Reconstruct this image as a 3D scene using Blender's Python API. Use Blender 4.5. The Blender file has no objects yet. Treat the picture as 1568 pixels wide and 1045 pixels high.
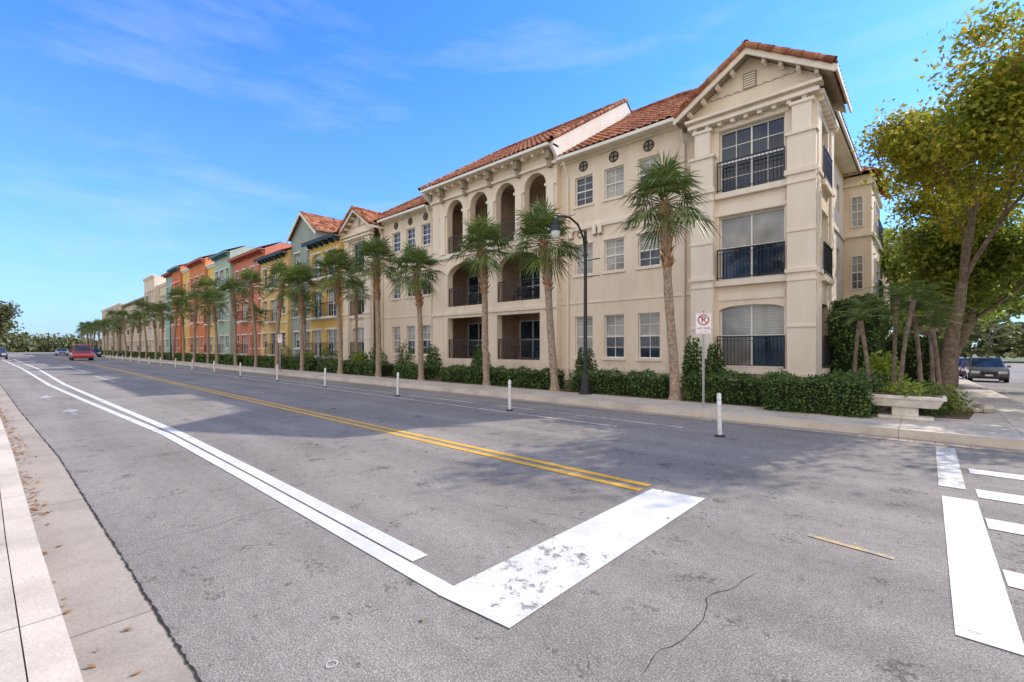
import bpy, math, random
import numpy as np
from mathutils import Vector, Matrix
random.seed(7); rng=np.random.default_rng(7)
scene=bpy.context.scene
COL=scene.collection
# ------------------------------------------------------------------ materials
def newmat(name):
    m=bpy.data.materials.new(name); m.use_nodes=True
    nt=m.node_tree; b=nt.nodes['Principled BSDF']
    return m,nt,b
def N(nt,t,**k):
    n=nt.nodes.new(t)
    for a,v in k.items(): setattr(n,a,v)
    return n
def noise(nt,scale,detail=4,rough=.55,vec=None):
    n=N(nt,'ShaderNodeTexNoise'); n.inputs['Scale'].default_value=scale
    n.inputs['Detail'].default_value=detail; n.inputs['Roughness'].default_value=rough
    if vec is None:
        tc=N(nt,'ShaderNodeTexCoord'); vec=tc.outputs['Object']
    nt.links.new(vec,n.inputs['Vector']); return n.outputs['Fac']
def ramp(nt,fac,stops):
    r=N(nt,'ShaderNodeValToRGB'); e=r.color_ramp.elements
    while len(e)<len(stops): e.new(.5)
    for i,(p,c) in enumerate(stops):
        e[i].position=p
        if not isinstance(c,(tuple,list)): c=(c,c,c)
        e[i].color=(*c[:3],1)
    nt.links.new(fac,r.inputs['Fac']); return r.outputs['Color']
def mixc(nt,fac,a,b,mode='MIX'):
    m=N(nt,'ShaderNodeMix',data_type='RGBA',blend_type=mode)
    for s,v in ((m.inputs[0],fac),(m.inputs[6],a),(m.inputs[7],b)):
        if isinstance(v,(int,float)): s.default_value=v
        elif isinstance(v,(tuple,list)): s.default_value=(*v[:3],1)
        else: nt.links.new(v,s)
    return m.outputs[2]
def math_(nt,op,a,b=None,c=None):
    m=N(nt,'ShaderNodeMath',operation=op)
    for i,v in enumerate((a,b,c)):
        if v is None: continue
        if isinstance(v,(int,float)): m.inputs[i].default_value=v
        else: nt.links.new(v,m.inputs[i])
    return m.outputs[0]
def bump(nt,b,h,strength=.3,dist=.01):
    n=N(nt,'ShaderNodeBump'); n.inputs['Strength'].default_value=strength; n.inputs['Distance'].default_value=dist
    nt.links.new(h,n.inputs['Height']); nt.links.new(n.outputs[0],b.inputs['Normal'])
def simple(name,col,rough=.6,metal=0,var=.12,scale=3,bmp=0,bscale=60,spec=.3):
    m,nt,b=newmat(name)
    f=noise(nt,scale,3)
    lo=tuple(max(0,c*(1-var)) for c in col); hi=tuple(min(1,c*(1+var)) for c in col)
    nt.links.new(ramp(nt,f,[(.3,lo),(.7,hi)]),b.inputs['Base Color'])
    b.inputs['Roughness'].default_value=rough; b.inputs['Metallic'].default_value=metal
    b.inputs['Specular IOR Level'].default_value=spec
    if bmp: bump(nt,b,noise(nt,bscale,2),bmp,.01)
    return m
def stucco(name,col):
    m,nt,b=newmat(name)
    tc=N(nt,'ShaderNodeTexCoord'); mp=N(nt,'ShaderNodeMapping'); mp.inputs['Scale'].default_value=(1.6,1.6,.25)
    nt.links.new(tc.outputs['Object'],mp.inputs['Vector'])
    f1=noise(nt,1.2,5,.6,mp.outputs[0]); f2=noise(nt,.5,3)
    d=tuple(c*v for c,v in zip(col,(.92,.90,.87)))
    c1=ramp(nt,f1,[(.35,d),(.62,col)])
    c2=ramp(nt,f2,[(.3,.94),(.7,1.0)])
    c=mixc(nt,1.0,c1,c2,'MULTIPLY')
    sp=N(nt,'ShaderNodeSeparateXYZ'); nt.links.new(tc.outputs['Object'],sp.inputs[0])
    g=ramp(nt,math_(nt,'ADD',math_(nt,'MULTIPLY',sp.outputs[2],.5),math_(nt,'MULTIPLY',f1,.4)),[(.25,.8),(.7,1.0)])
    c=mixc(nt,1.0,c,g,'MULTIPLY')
    nt.links.new(c,b.inputs['Base Color']); b.inputs['Roughness'].default_value=.9
    b.inputs['Specular IOR Level'].default_value=.15
    bump(nt,b,noise(nt,45,2),.22,.01)
    return m
def asphalt_color(nt):
    f=noise(nt,95,2,.75); g=noise(nt,.35,5,.62); h=noise(nt,11,4,.65)
    tc=N(nt,'ShaderNodeTexCoord')
    v=N(nt,'ShaderNodeTexVoronoi'); v.inputs['Scale'].default_value=62; nt.links.new(tc.outputs['Object'],v.inputs['Vector'])
    c=ramp(nt,f,[(.28,(.150,.134,.118)),(.5,(.300,.273,.242)),(.72,(.52,.472,.415))])
    c=mixc(nt,1,c,ramp(nt,v.outputs['Distance'],[(.0,1.25),(.5,.88)]),'MULTIPLY')
    c=mixc(nt,1,c,ramp(nt,g,[(.3,.76),(.5,.97),(.7,1.1)]),'MULTIPLY')
    c=mixc(nt,1,c,ramp(nt,h,[(.3,.86),(.6,1.04)]),'MULTIPLY')
    mp=N(nt,'ShaderNodeMapping'); mp.inputs['Scale'].default_value=(.06,1.1,1)
    nt.links.new(tc.outputs['Object'],mp.inputs['Vector'])
    s=noise(nt,1.3,3,.5,mp.outputs[0])
    c=mixc(nt,1,c,ramp(nt,s,[(.35,.85),(.6,1.04)]),'MULTIPLY')
    # ravelled pits: small dark spots gathered in patches
    o=noise(nt,3.0,2,.5); p=noise(nt,26,3,.6)
    q=math_(nt,'ADD',math_(nt,'MULTIPLY',o,.55),math_(nt,'MULTIPLY',p,.45))
    c=mixc(nt,1,c,ramp(nt,q,[(.36,.55),(.42,1.0)]),'MULTIPLY')
    return c,f
def mat_asphalt():
    m,nt,b=newmat('asphalt'); c,f=asphalt_color(nt)
    nt.links.new(c,b.inputs['Base Color']); b.inputs['Roughness'].default_value=.92
    b.inputs['Specular IOR Level'].default_value=.15
    bump(nt,b,f,.6,.012); return m
def mat_paint(name,col,lo,hi,scale=6,center=None):
    m,nt,b=newmat(name); c,f=asphalt_color(nt)
    n1=noise(nt,scale,7,.72); n2=noise(nt,scale*.22,3,.5)
    mm=math_(nt,'ADD',math_(nt,'MULTIPLY',n1,.62),math_(nt,'MULTIPLY',n2,.38))
    mm=math_(nt,'ADD',mm,math_(nt,'MULTIPLY',f,.09))
    if center:
        tc=N(nt,'ShaderNodeTexCoord'); vd=N(nt,'ShaderNodeVectorMath',operation='DISTANCE')
        nt.links.new(tc.outputs['Object'],vd.inputs[0]); vd.inputs[1].default_value=center[:3]
        mm=math_(nt,'ADD',mm,math_(nt,'MULTIPLY',math_(nt,'SUBTRACT',vd.outputs['Value'],center[3]),.13))
        mm=math_(nt,'MINIMUM',mm,math_(nt,'ADD',math_(nt,'MULTIPLY',n1,.6),.24))
    k=ramp(nt,mm,[(lo,0.),(hi,1.)])
    pc=ramp(nt,noise(nt,25,3),[(.3,tuple(x*.86 for x in col)),(.7,col)])
    pc=mixc(nt,1,pc,ramp(nt,noise(nt,1.7,5,.7),[(.35,.80),(.6,1.0)]),'MULTIPLY')
    nt.links.new(mixc(nt,k,c,pc),b.inputs['Base Color']); b.inputs['Roughness'].default_value=.7
    bump(nt,b,f,.4,.01); return m
def mat_concrete(name,col,jx=1.5,jy=1.5,joint=True):
    m,nt,b=newmat(name)
    c=ramp(nt,noise(nt,1.1,6,.65),[(.3,tuple(x*.72 for x in col)),(.55,col),(.75,tuple(min(1,x*1.1) for x in col))])
    f=noise(nt,70,2,.7)
    c=mixc(nt,1,c,ramp(nt,f,[(.3,.84),(.7,1.08)]),'MULTIPLY')
    if joint:
        tc=N(nt,'ShaderNodeTexCoord'); sp=N(nt,'ShaderNodeSeparateXYZ'); nt.links.new(tc.outputs['Object'],sp.inputs[0])
        def line(o,p):
            q=math_(nt,'PINGPONG',math_(nt,'ADD',o,.37),p/2)
            return math_(nt,'LESS_THAN',q,.007)
        j=line(sp.outputs[0],jx)
        if jy: j=math_(nt,'MAXIMUM',j,line(sp.outputs[1],jy))
        c=mixc(nt,math_(nt,'MULTIPLY',j,.7),c,tuple(x*.35 for x in col))
    nt.links.new(c,b.inputs['Base Color']); b.inputs['Roughness'].default_value=.9
    b.inputs['Specular IOR Level'].default_value=.2
    bump(nt,b,f,.35,.006); return m
def mat_leaf(name,stops,trans=.35):
    m,nt,b=newmat(name)
    g=N(nt,'ShaderNodeNewGeometry')
    cl=noise(nt,.9,1)
    f=math_(nt,'ADD',math_(nt,'MULTIPLY',g.outputs['Random Per Island'],.6),math_(nt,'MULTIPLY',cl,.4))
    c=ramp(nt,f,stops)
    nt.links.new(c,b.inputs['Base Color']); b.inputs['Roughness'].default_value=.5
    b.inputs['Specular IOR Level'].default_value=.3
    t=N(nt,'ShaderNodeBsdfTranslucent'); nt.links.new(c,t.inputs['Color'])
    mx=N(nt,'ShaderNodeMixShader'); mx.inputs[0].default_value=trans
    nt.links.new(b.outputs[0],mx.inputs[1]); nt.links.new(t.outputs[0],mx.inputs[2])
    nt.links.new(mx.outputs[0],nt.nodes['Material Output'].inputs['Surface'])
    return m
def mat_tile():
    m,nt,b=newmat('clay_tile')
    v=N(nt,'ShaderNodeTexVoronoi'); v.inputs['Scale'].default_value=3.2
    tc=N(nt,'ShaderNodeTexCoord'); nt.links.new(tc.outputs['Object'],v.inputs['Vector'])
    sp=N(nt,'ShaderNodeSeparateColor'); nt.links.new(v.outputs['Color'],sp.inputs[0])
    c=ramp(nt,sp.outputs[0],[(0,(.20,.065,.035)),(.5,(.40,.145,.07)),(1,(.54,.27,.15))])
    c=mixc(nt,1,c,ramp(nt,noise(nt,2,4),[(.3,.72),(.7,1.1)]),'MULTIPLY')
    nt.links.new(c,b.inputs['Base Color']); b.inputs['Roughness'].default_value=.8
    b.inputs['Specular IOR Level'].default_value=.15; return m
def mat_glass(name,kind):
    m,nt,b=newmat(name)
    tc=N(nt,'ShaderNodeTexCoord'); sp=N(nt,'ShaderNodeSeparateXYZ'); nt.links.new(tc.outputs['Object'],sp.inputs[0])
    if kind=='blind':
        w=math_(nt,'PINGPONG',sp.outputs[2],.03)
        c=ramp(nt,math_(nt,'MULTIPLY',w,33.),[(.1,(.24,.23,.20)),(.35,(.42,.40,.35)),(.9,(.50,.47,.42))])
        c=mixc(nt,1,c,ramp(nt,noise(nt,.8,2),[(.35,.45),(.6,1.0)]),'MULTIPLY')
    else:
        c=ramp(nt,noise(nt,1.1,2),[(.35,(.010,.018,.032)),(.65,(.030,.055,.10))])
    nt.links.new(c,b.inputs['Base Color'])
    b.inputs['Roughness'].default_value=.35 if kind=='blind' else .03
    b.inputs['Specular IOR Level'].default_value=.45
    b.inputs['Coat Weight'].default_value=.6 if kind=='blind' else .25; b.inputs['Coat Roughness'].default_value=.02
    bump(nt,b,noise(nt,.9,1),.12,.05)
    return m
M={}
M['asphalt']=mat_asphalt()
M['line']=mat_paint('road_paint_white',(.74,.72,.68),.40,.45,7)
M['stop']=mat_paint('road_paint_stop',(.76,.745,.70),.395,.435,9,(-2.22,2.45,0,.92))
M['wornline']=mat_paint('road_paint_worn',(.66,.65,.61),.48,.57,9)
M['faint']=mat_paint('road_paint_faint',(.60,.59,.55),.52,.66,9)
M['yellow']=mat_paint('road_paint_yellow',(.84,.46,.05),.38,.45,9)
M['wornyellow']=mat_paint('road_paint_yellow_worn',(.62,.43,.18),.49,.60,11)
M['conc']=mat_concrete('sidewalk_concrete',(.58,.51,.42))
M['conc2']=mat_concrete('kerb_concrete',(.63,.55,.45),3.0,0)
M['gutter']=mat_concrete('gutter_concrete',(.40,.345,.28),3.0,0)
M['soil']=simple('mulch',(.14,.09,.055),.95,var=.5,scale=12,bmp=.6,bscale=30)
M['grass']=simple('ground_grass',(.10,.13,.045),.95,var=.35,scale=2,bmp=.5,bscale=20)
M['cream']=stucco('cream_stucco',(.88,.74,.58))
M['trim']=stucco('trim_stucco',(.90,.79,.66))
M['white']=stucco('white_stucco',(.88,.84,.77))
M['taupe']=stucco('taupe_trim',(.40,.33,.25))
M['frame']=simple('window_frame',(.80,.78,.74),.5,var=.05)
M['black']=simple('black_metal',(.018,.018,.02),.45,0,var=.2,spec=.5)
M['tile']=mat_tile()
M['blind']=mat_glass('window_with_blinds','blind'); M['glass']=mat_glass('window_glass','dark')
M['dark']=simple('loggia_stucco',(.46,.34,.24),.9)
M['bark']=simple('bark',(.19,.14,.10),.95,var=.45,scale=9,bmp=.9,bscale=22)
M['palmbark']=simple('palm_bark',(.34,.25,.175),.95,var=.45,scale=14,bmp=.9,bscale=26)
M['boots']=simple('palm_boots',(.50,.28,.13),.95,var=.4,scale=8,bmp=.5)
M['palm']=mat_leaf('palm_leaf',[(.1,(.055,.095,.02)),(.4,(.12,.18,.04)),(.7,(.21,.27,.07)),(.95,(.40,.34,.13))],.3)
M['hedge']=mat_leaf('hedge_leaf',[(.2,(.03,.055,.014)),(.5,(.08,.14,.03)),(.8,(.17,.26,.06))],.2)
M['oak']=mat_leaf('oak_leaf',[(.15,(.12,.16,.02)),(.4,(.26,.30,.03)),(.62,(.44,.42,.04)),(.80,(.62,.45,.05)),(.97,(.34,.15,.04))],.5)
M['oakdark']=mat_leaf('oak_leaf_dark',[(.15,(.08,.12,.02)),(.5,(.20,.26,.04)),(.85,(.42,.43,.06))],.5)
M['lime']=mat_leaf('lime_leaf',[(.2,(.12,.19,.02)),(.8,(.36,.42,.05))],.4)
M['far']=mat_leaf('distant_leaf',[(.2,(.07,.09,.04)),(.5,(.14,.16,.06)),(.8,(.26,.24,.09))],.2)
M['stone']=simple('cast_stone',(.66,.61,.52),.85,var=.2,scale=6,bmp=.3)
M['rock']=simple('rock',(.42,.37,.30),.9,var=.3,scale=5,bmp=.5,bscale=15)
M['plastic']=simple('white_plastic',(.74,.71,.64),.5,var=.18,scale=12)
M['steel']=simple('galvanised_steel',(.36,.36,.35),.45,.6,var=.1)
M['lamp']=simple('lamp_glass',(.65,.66,.62),.2,spec=.6)
M['red']=simple('sign_red',(.60,.03,.03),.5,var=.05)
M['signwhite']=simple('sign_white',(.86,.85,.82),.45,var=.04)
M['rubber']=simple('tyre_rubber',(.02,.02,.02),.9)
M['rim']=simple('wheel_rim',(.4,.4,.42),.3,.8)
M['headlight']=simple('headlight',(.7,.7,.72),.1,spec=.8)
M['crack']=simple('crack_fill',(.035,.03,.025),.95)
M['dryleaf']=mat_leaf('dry_leaf',[(.1,(.20,.09,.03)),(.5,(.36,.19,.07)),(.9,(.46,.31,.14))],.1)
M['blue']=simple('blue_plastic',(.03,.12,.30),.5)
# ------------------------------------------------------------------ mesh helper
class MB:
    def __init__(s): s.v=[]; s.f=[]; s.m=[]; s.mats=[]
    def mi(s,mat):
        if mat not in s.mats: s.mats.append(mat)
        return s.mats.index(mat)
    def poly(s,pts,mat):
        i=len(s.v); s.v+= [tuple(p) for p in pts]; s.f.append(tuple(range(i,i+len(pts)))); s.m.append(s.mi(mat))
    def hexa(s,p,mat):
        i=len(s.v); s.v+=[tuple(q) for q in p]; k=s.mi(mat)
        for f in ((0,3,2,1),(4,5,6,7),(0,1,5,4),(1,2,6,5),(2,3,7,6),(3,0,4,7)):
            s.f.append(tuple(i+a for a in f)); s.m.append(k)
    def box(s,x0,x1,y0,y1,z0,z1,mat):
        s.hexa([(x0,y0,z0),(x1,y0,z0),(x1,y1,z0),(x0,y1,z0),(x0,y0,z1),(x1,y0,z1),(x1,y1,z1),(x0,y1,z1)],mat)
    def tube(s,pts,rad,mat,n=8,cap=True):
        pts=[Vector(p) for p in pts]; k=s.mi(mat); base=len(s.v)
        prev=None
        for j,p in enumerate(pts):
            d=(pts[min(j+1,len(pts)-1)]-pts[max(j-1,0)]).normalized()
            if prev is None:
                a=d.cross(Vector((1,0,0)) if abs(d.x)<.8 else Vector((0,1,0))).normalized()
            else: a=(prev-d*prev.dot(d)).normalized()
            prev=a; b=d.cross(a)
            for q in range(n):
                t=2*math.pi*q/n; s.v.append(tuple(p+(a*math.cos(t)+b*math.sin(t))*rad[j]))
        for j in range(len(pts)-1):
            for q in range(n):
                q2=(q+1)%n
                s.f.append((base+j*n+q,base+j*n+q2,base+(j+1)*n+q2,base+(j+1)*n+q)); s.m.append(k)
        if cap:
            s.f.append(tuple(base+q for q in range(n))); s.m.append(k)
            s.f.append(tuple(base+(len(pts)-1)*n+q for q in range(n))); s.m.append(k)
    def obj(s,name,parent=None,smooth=False,bevel=0,loc=None):
        me=bpy.data.meshes.new(name); me.from_pydata(s.v,[],s.f)
        for m in s.mats: me.materials.append(M[m] if isinstance(m,str) else m)
        me.polygons.foreach_set('material_index',s.m)
        if smooth: me.polygons.foreach_set('use_smooth',[True]*len(s.f))
        me.update(); o=bpy.data.objects.new(name,me); COL.objects.link(o)
        if parent: o.parent=parent
        if loc: o.location=loc
        if bevel:
            b=o.modifiers.new('bevel','BEVEL'); b.width=bevel; b.segments=2; b.limit_method='ANGLE'
        return o
def empty(name,loc=(0,0,0)):
    e=bpy.data.objects.new(name,None); e.location=loc; e.empty_display_size=.3; COL.objects.link(e); return e
def D(y):
    return 0 if y<14 else -min((y-14),46)*.024
# ------------------------------------------------------------------ ground
def sheet(name,xs,ys,zf,mat):
    mb=MB()
    for i in range(len(xs)-1):
        for j in range(len(ys)-1):
            q=[(xs[i],ys[j]),(xs[i+1],ys[j]),(xs[i+1],ys[j+1]),(xs[i],ys[j+1])]
            mb.poly([(a,b,zf(a,b)) for a,b in q],mat)
    return mb.obj(name)
sheet('ground',[-900,-300,-100,0,100,900],[-900,-100,0,13.9,14,20,30,40,60,200,900],lambda x,y:-.05+D(y),'grass')
KX=[30,0,-2.6,-5.1,-9.5,-14.4,-20,-30,-60,-230]
KY=[.62,.31,.22,.13,.0,-.18,-.42,-.9,-2.2,-8.5]
GX=[30,0,-2.5,-9.1,-16,-28.5,-60,-230]
GY=[1.0,.66,.58,.43,.12,-.36,-1.7,-8.0]
def ip(x,X,Y): return float(np.interp(-x,[-a for a in X],Y))
mb=MB()
xs=[30,12,5,0,-2.6,-5,-9,-14,-20,-30,-60,-120,-230]
for a,b in zip(xs,xs[1:]):
    mb.poly([(a,ip(a,KX,KY)-.2,0),(b,ip(b,KX,KY)-.2,0),(b,10.4,0),(a,10.4,0)],'asphalt')
mb.obj('road')
mb=MB(); ys=[10.4,14,20,30,45,60,200]
for a,b in zip(ys,ys[1:]):
    mb.poly([(1.8,a,D(a)),(12,a,D(a)),(12,b,D(b)),(1.8,b,D(b))],'asphalt')
mb.obj('side_street')
def ribbon(name,X,Ya,Yb,z,mat):
    mb=MB(); xs=sorted(set([x for x in X]),reverse=True)
    for a,b in zip(xs,xs[1:]):
        mb.poly([(a,Ya(a),z),(b,Ya(b),z),(b,Yb(b),z),(a,Yb(a),z)],mat)
    return mb.obj(name)
kx=[30,15,8,4,2,0,-1.5,-2.6,-4,-5,-7,-9,-11.5,-14,-17,-20,-25,-30,-40,-60,-90,-120,-230]
ribbon('gutter',kx,lambda x:ip(x,GX,GY),lambda x:ip(x,KX,KY)-.03,.006,'gutter')
mb=MB()
for a,b in zip(kx,kx[1:]):
    ya,yb=ip(a,KX,KY),ip(b,KX,KY)
    mb.hexa([(b,yb-.17,-.05),(a,ya-.17,-.05),(a,ya,-.05),(b,yb,-.05),(b,yb-.17,.145),(a,ya-.17,.145),(a,ya-.02,.145),(b,yb-.02,.145)],'conc2')
mb.obj('kerb')
mb=MB()
for a,b in zip(kx,kx[1:]):
    ya,yb=ip(a,KX,KY)-.176,ip(b,KX,KY)-.176
    mb.poly([(a,ya-4,.15),(b,yb-4,.15),(b,yb,.15),(a,ya,.15)],'conc')
    mb.poly([(a,ya,.15),(b,yb,.15),(b,yb,-.04),(a,ya,-.04)],'conc')
mb.obj('sidewalk')
ribbon('gutter',[30,1,-20,-80,-230],lambda x:9.92,lambda x:10.31,.006,'gutter')
mb=MB()
mb.box(-230,1.0,10.3,10.45,-.05,.15,'conc2')
arc=[(1.0+.9*math.sin(t),11.2-.9*math.cos(t),1.0+.75*math.sin(t),11.2-.75*math.cos(t)) for t in np.linspace(0,math.pi/2,9)]
for p,q in zip(arc,arc[1:]):
    mb.hexa([(p[0],p[1],-.05),(q[0],q[1],-.05),(q[2],q[3],-.05),(p[2],p[3],-.05),(p[0],p[1],.15),(q[0],q[1],.15),(q[2],q[3],.15),(p[2],p[3],.15)],'conc2')
ys=[11.2,14,20,30,45,60,200]
for a,b in zip(ys,ys[1:]):
    mb.hexa([(1.75,a,D(a)-.1),(1.9,a,D(a)-.1),(1.9,b,D(b)-.1),(1.75,b,D(b)-.1),(1.75,a,D(a)+.15),(1.9,a,D(a)+.15),(1.9,b,D(b)+.15),(1.75,b,D(b)+.15)],'conc2')
mb.obj('kerb')
mb=MB()
mb.poly([(-230,10.452,.146),(-1,10.452,.146),(-1,11.9,.146),(-230,11.9,.146)],'conc')
pl=[(-1,10.452,.146),(1,10.452,.146)]+[(p[2],p[3],.146) for p in arc[1:]]+[(1.748,14,.146),(-1,14,.146)]
mb.poly(pl,'conc')
ys=[14,20,30,45,60,200]
for a,b in zip(ys,ys[1:]):
    mb.poly([(-1,a,D(a)+.146),(1.748,a,D(a)+.146),(1.748,b,D(b)+.146),(-1,b,D(b)+.146)],'conc')
mb.obj('sidewalk')
mb=MB()
mb.poly([(-230,11.9,.13),(-1,11.9,.13),(-1,14,.13),(-230,14,.13)],'soil')
for a,b in zip(ys,ys[1:]):
    mb.poly([(-230,a,D(a)+.13),(-1,a,D(a)+.13),(-1,b,D(b)+.13),(-230,b,D(b)+.13)],'soil')
    mb.poly([(-1,a,D(a)+.154),(.75,a,D(a)+.154),(.75,b,D(b)+.154),(-1,b,D(b)+.154)],'soil')
mb.poly([(-1,12.3,.154),(.6,12.6,.154),(.75,14,.154),(-1,14,.154)],'soil')
mb.obj('planting_bed')
# ------------------------------------------------------------------ markings
def pstrip(mb,pts,w,mat,z=.006):
    for p,q in zip(pts,pts[1:]):
        mb.poly([(p[0],p[1]-w/2,z),(p[0],p[1]+w/2,z),(q[0],q[1]+w/2,z),(q[0],q[1]-w/2,z)],mat)
mb=MB()
pstrip(mb,[(-2.27,1.86),(-6,1.865),(-10,1.84),(-18,1.42),(-27,1.0),(-49,.45),(-90,-1)],.13,'line')
pstrip(mb,[(-2.75,2.015),(-6,2.025),(-10,2.02),(-18,1.74),(-27,1.45),(-49,1.2),(-90,0)],.14,'line')
for a,b in ((-27,-34),(-40,-60)): pstrip(mb,[(a,3.1),(b,3.0)],.1,'wornline')
pstrip(mb,[(-4.5,8.0),(-40,8.05),(-120,8.0)],.10,'wornline'); pstrip(mb,[(-3.5,8.75),(-40,8.75),(-120,8.7)],.10,'wornline')
mb.obj('lane_marking')
mb=MB(); mb.poly([(-2.27,1.79,.0075),(-1.70,1.84,.0075),(-1.68,4.78,.0075),(-2.23,4.72,.0075)],'stop'); mb.obj('stop_line')
mb=MB(); pstrip(mb,[(-2.3,4.60),(-20,4.66),(-60,4.9),(-200,4)],.105,'yellow'); pstrip(mb,[(-2.3,4.81),(-20,4.87),(-60,5.12),(-200,4.2)],.105,'yellow')
pstrip(mb,[(-.73,4.43),(-.18,4.36)],.06,'wornyellow'); mb.obj('centre_line')
mb=MB()
def q4(x0,x1,y0,y1,mat='line',z=.006): mb.poly([(x0,y0,z),(x1,y0,z),(x1,y1,z),(x0,y1,z)],mat)
q4(.11,.37,3.42,6.55); q4(.09,.31,7.0,9.75,'wornline'); q4(1.9,2.2,3.3,9.8)
for y0,y1 in ((7.95,8.25),(6.72,7.1),(5.62,5.95),(4.35,4.65),(3.0,3.35)): q4(.385,1.88,y0,y1)
mb.obj('crosswalk')
mb=MB()
def arrow(x,y,l):
    z=.006; mb.poly([(x,y-.05,z),(x,y+.05,z),(x-l*.6,y+.05,z),(x-l*.6,y-.05,z)],'faint')
    mb.poly([(x-l*.6,y-.17,z),(x-l*.6,y+.17,z),(x-l,y,z)],'wornline')
arrow(-14.5,.95,1.6); arrow(-19,.7,2.0); mb.obj('road_arrow')
mb=MB(); x=2.0; y0=ip(x,GX,GY); w0=.006
while x>-40:
    st=random.uniform(.02,.05)*(1 if x>-10 else 3); nx=x-st
    ny=ip(nx,GX,GY)+random.uniform(-.005,.005); w=random.uniform(.002,.010)
    mb.poly([(x,y0-w0,.0105),(x,y0+w0,.0105),(nx,ny+w,.0105),(nx,ny-w,.0105)],'crack'); x,y0,w0=nx,ny,w
for (cx,cy,ang,ln) in ((-6.3,2.7,1.3,1.7),(-4.2,6.3,.2,2.2),(-9.8,3.9,1.7,2.0),(-1.2,6.6,2.8,1.6),(.9,2.2,1.9,1.4),(-4.6,.7,1.5,1.1),(-7.5,.55,1.6,1.3),(-3.3,3.2,.3,1.2),(-1.0,2.0,1.2,1.5),(-12,6,1.5,2.5)):
    px,py,pw=cx,cy,.001; a=ang
    for i in range(int(ln/.05)):
        a+=random.gauss(0,.28); a=a*.9+ang*.1; qx,qy=px+.05*math.cos(a),py+.05*math.sin(a); w=random.uniform(.0008,.003)
        nx_,ny_=-math.sin(a),math.cos(a)
        mb.poly([(px-nx_*pw,py-ny_*pw,.004),(qx-nx_*w,qy-ny_*w,.004),(qx+nx_*w,qy+ny_*w,.004),(px+nx_*pw,py+ny_*pw,.004)],'crack'); px,py,pw=qx,qy,w
mb.obj('pavement_crack')
# ------------------------------------------------------------------ leaves helper
def leafmesh(name,C,size,mat,parent=None,up=.0,aspect=.55):
    C=np.asarray(C,float); n=len(C)
    a=rng.normal(size=(n,3)); a[:,2]*=(1-up); a/=np.linalg.norm(a,axis=1,keepdims=True)
    b=rng.normal(size=(n,3)); 
    if up>.5: b[:,2]*=.15
    b-= (b*a).sum(1,keepdims=True)*a; b/=np.linalg.norm(b,axis=1,keepdims=True)
    s=(rng.uniform(.6,1.25,size=(n,1))*size)
    V=np.stack([C-a*s,C+b*s*aspect,C+a*s,C-b*s*aspect],1).reshape(-1,3)
    me=bpy.data.meshes.new(name)
    me.vertices.add(4*n); me.vertices.foreach_set('co',V.ravel())
    me.loops.add(4*n); me.loops.foreach_set('vertex_index',np.arange(4*n))
    me.polygons.add(n); me.polygons.foreach_set('loop_start',np.arange(0,4*n,4))
    me.update(calc_edges=True); me.materials.append(M[mat])
    o=bpy.data.objects.new(name,me); COL.objects.link(o)
    if parent: o.parent=parent
    return o
P=[]
for _ in range(900):
    x=-random.uniform(1.5,26); y=ip(x,KX,KY)+abs(random.gauss(0,.07))+.015
    if random.random()<(.85 if x>-6 else .15): continue
    P.append((x,y,.016))
for _ in range(80):
    P.append((-random.uniform(1.2,11),random.uniform(.8,9.2),.010))
for _ in range(120): P.append((random.uniform(-6,1.5),9.95+abs(random.gauss(0,.15)),.014))
leafmesh('fallen_leaves',P,.024,'dryleaf',up=.85)
mb=MB(); cx,cy=-2.15,1.05
for t in np.linspace(0,2*math.pi,19)[:-1]:
    u=t+2*math.pi/18; mb.poly([(cx+r*math.cos(k),cy+r*math.sin(k),.007) for r,k in ((.022,t),(.028,t),(.028,u),(.022,u))],'wornline')
mb.obj('survey_marker')
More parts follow.
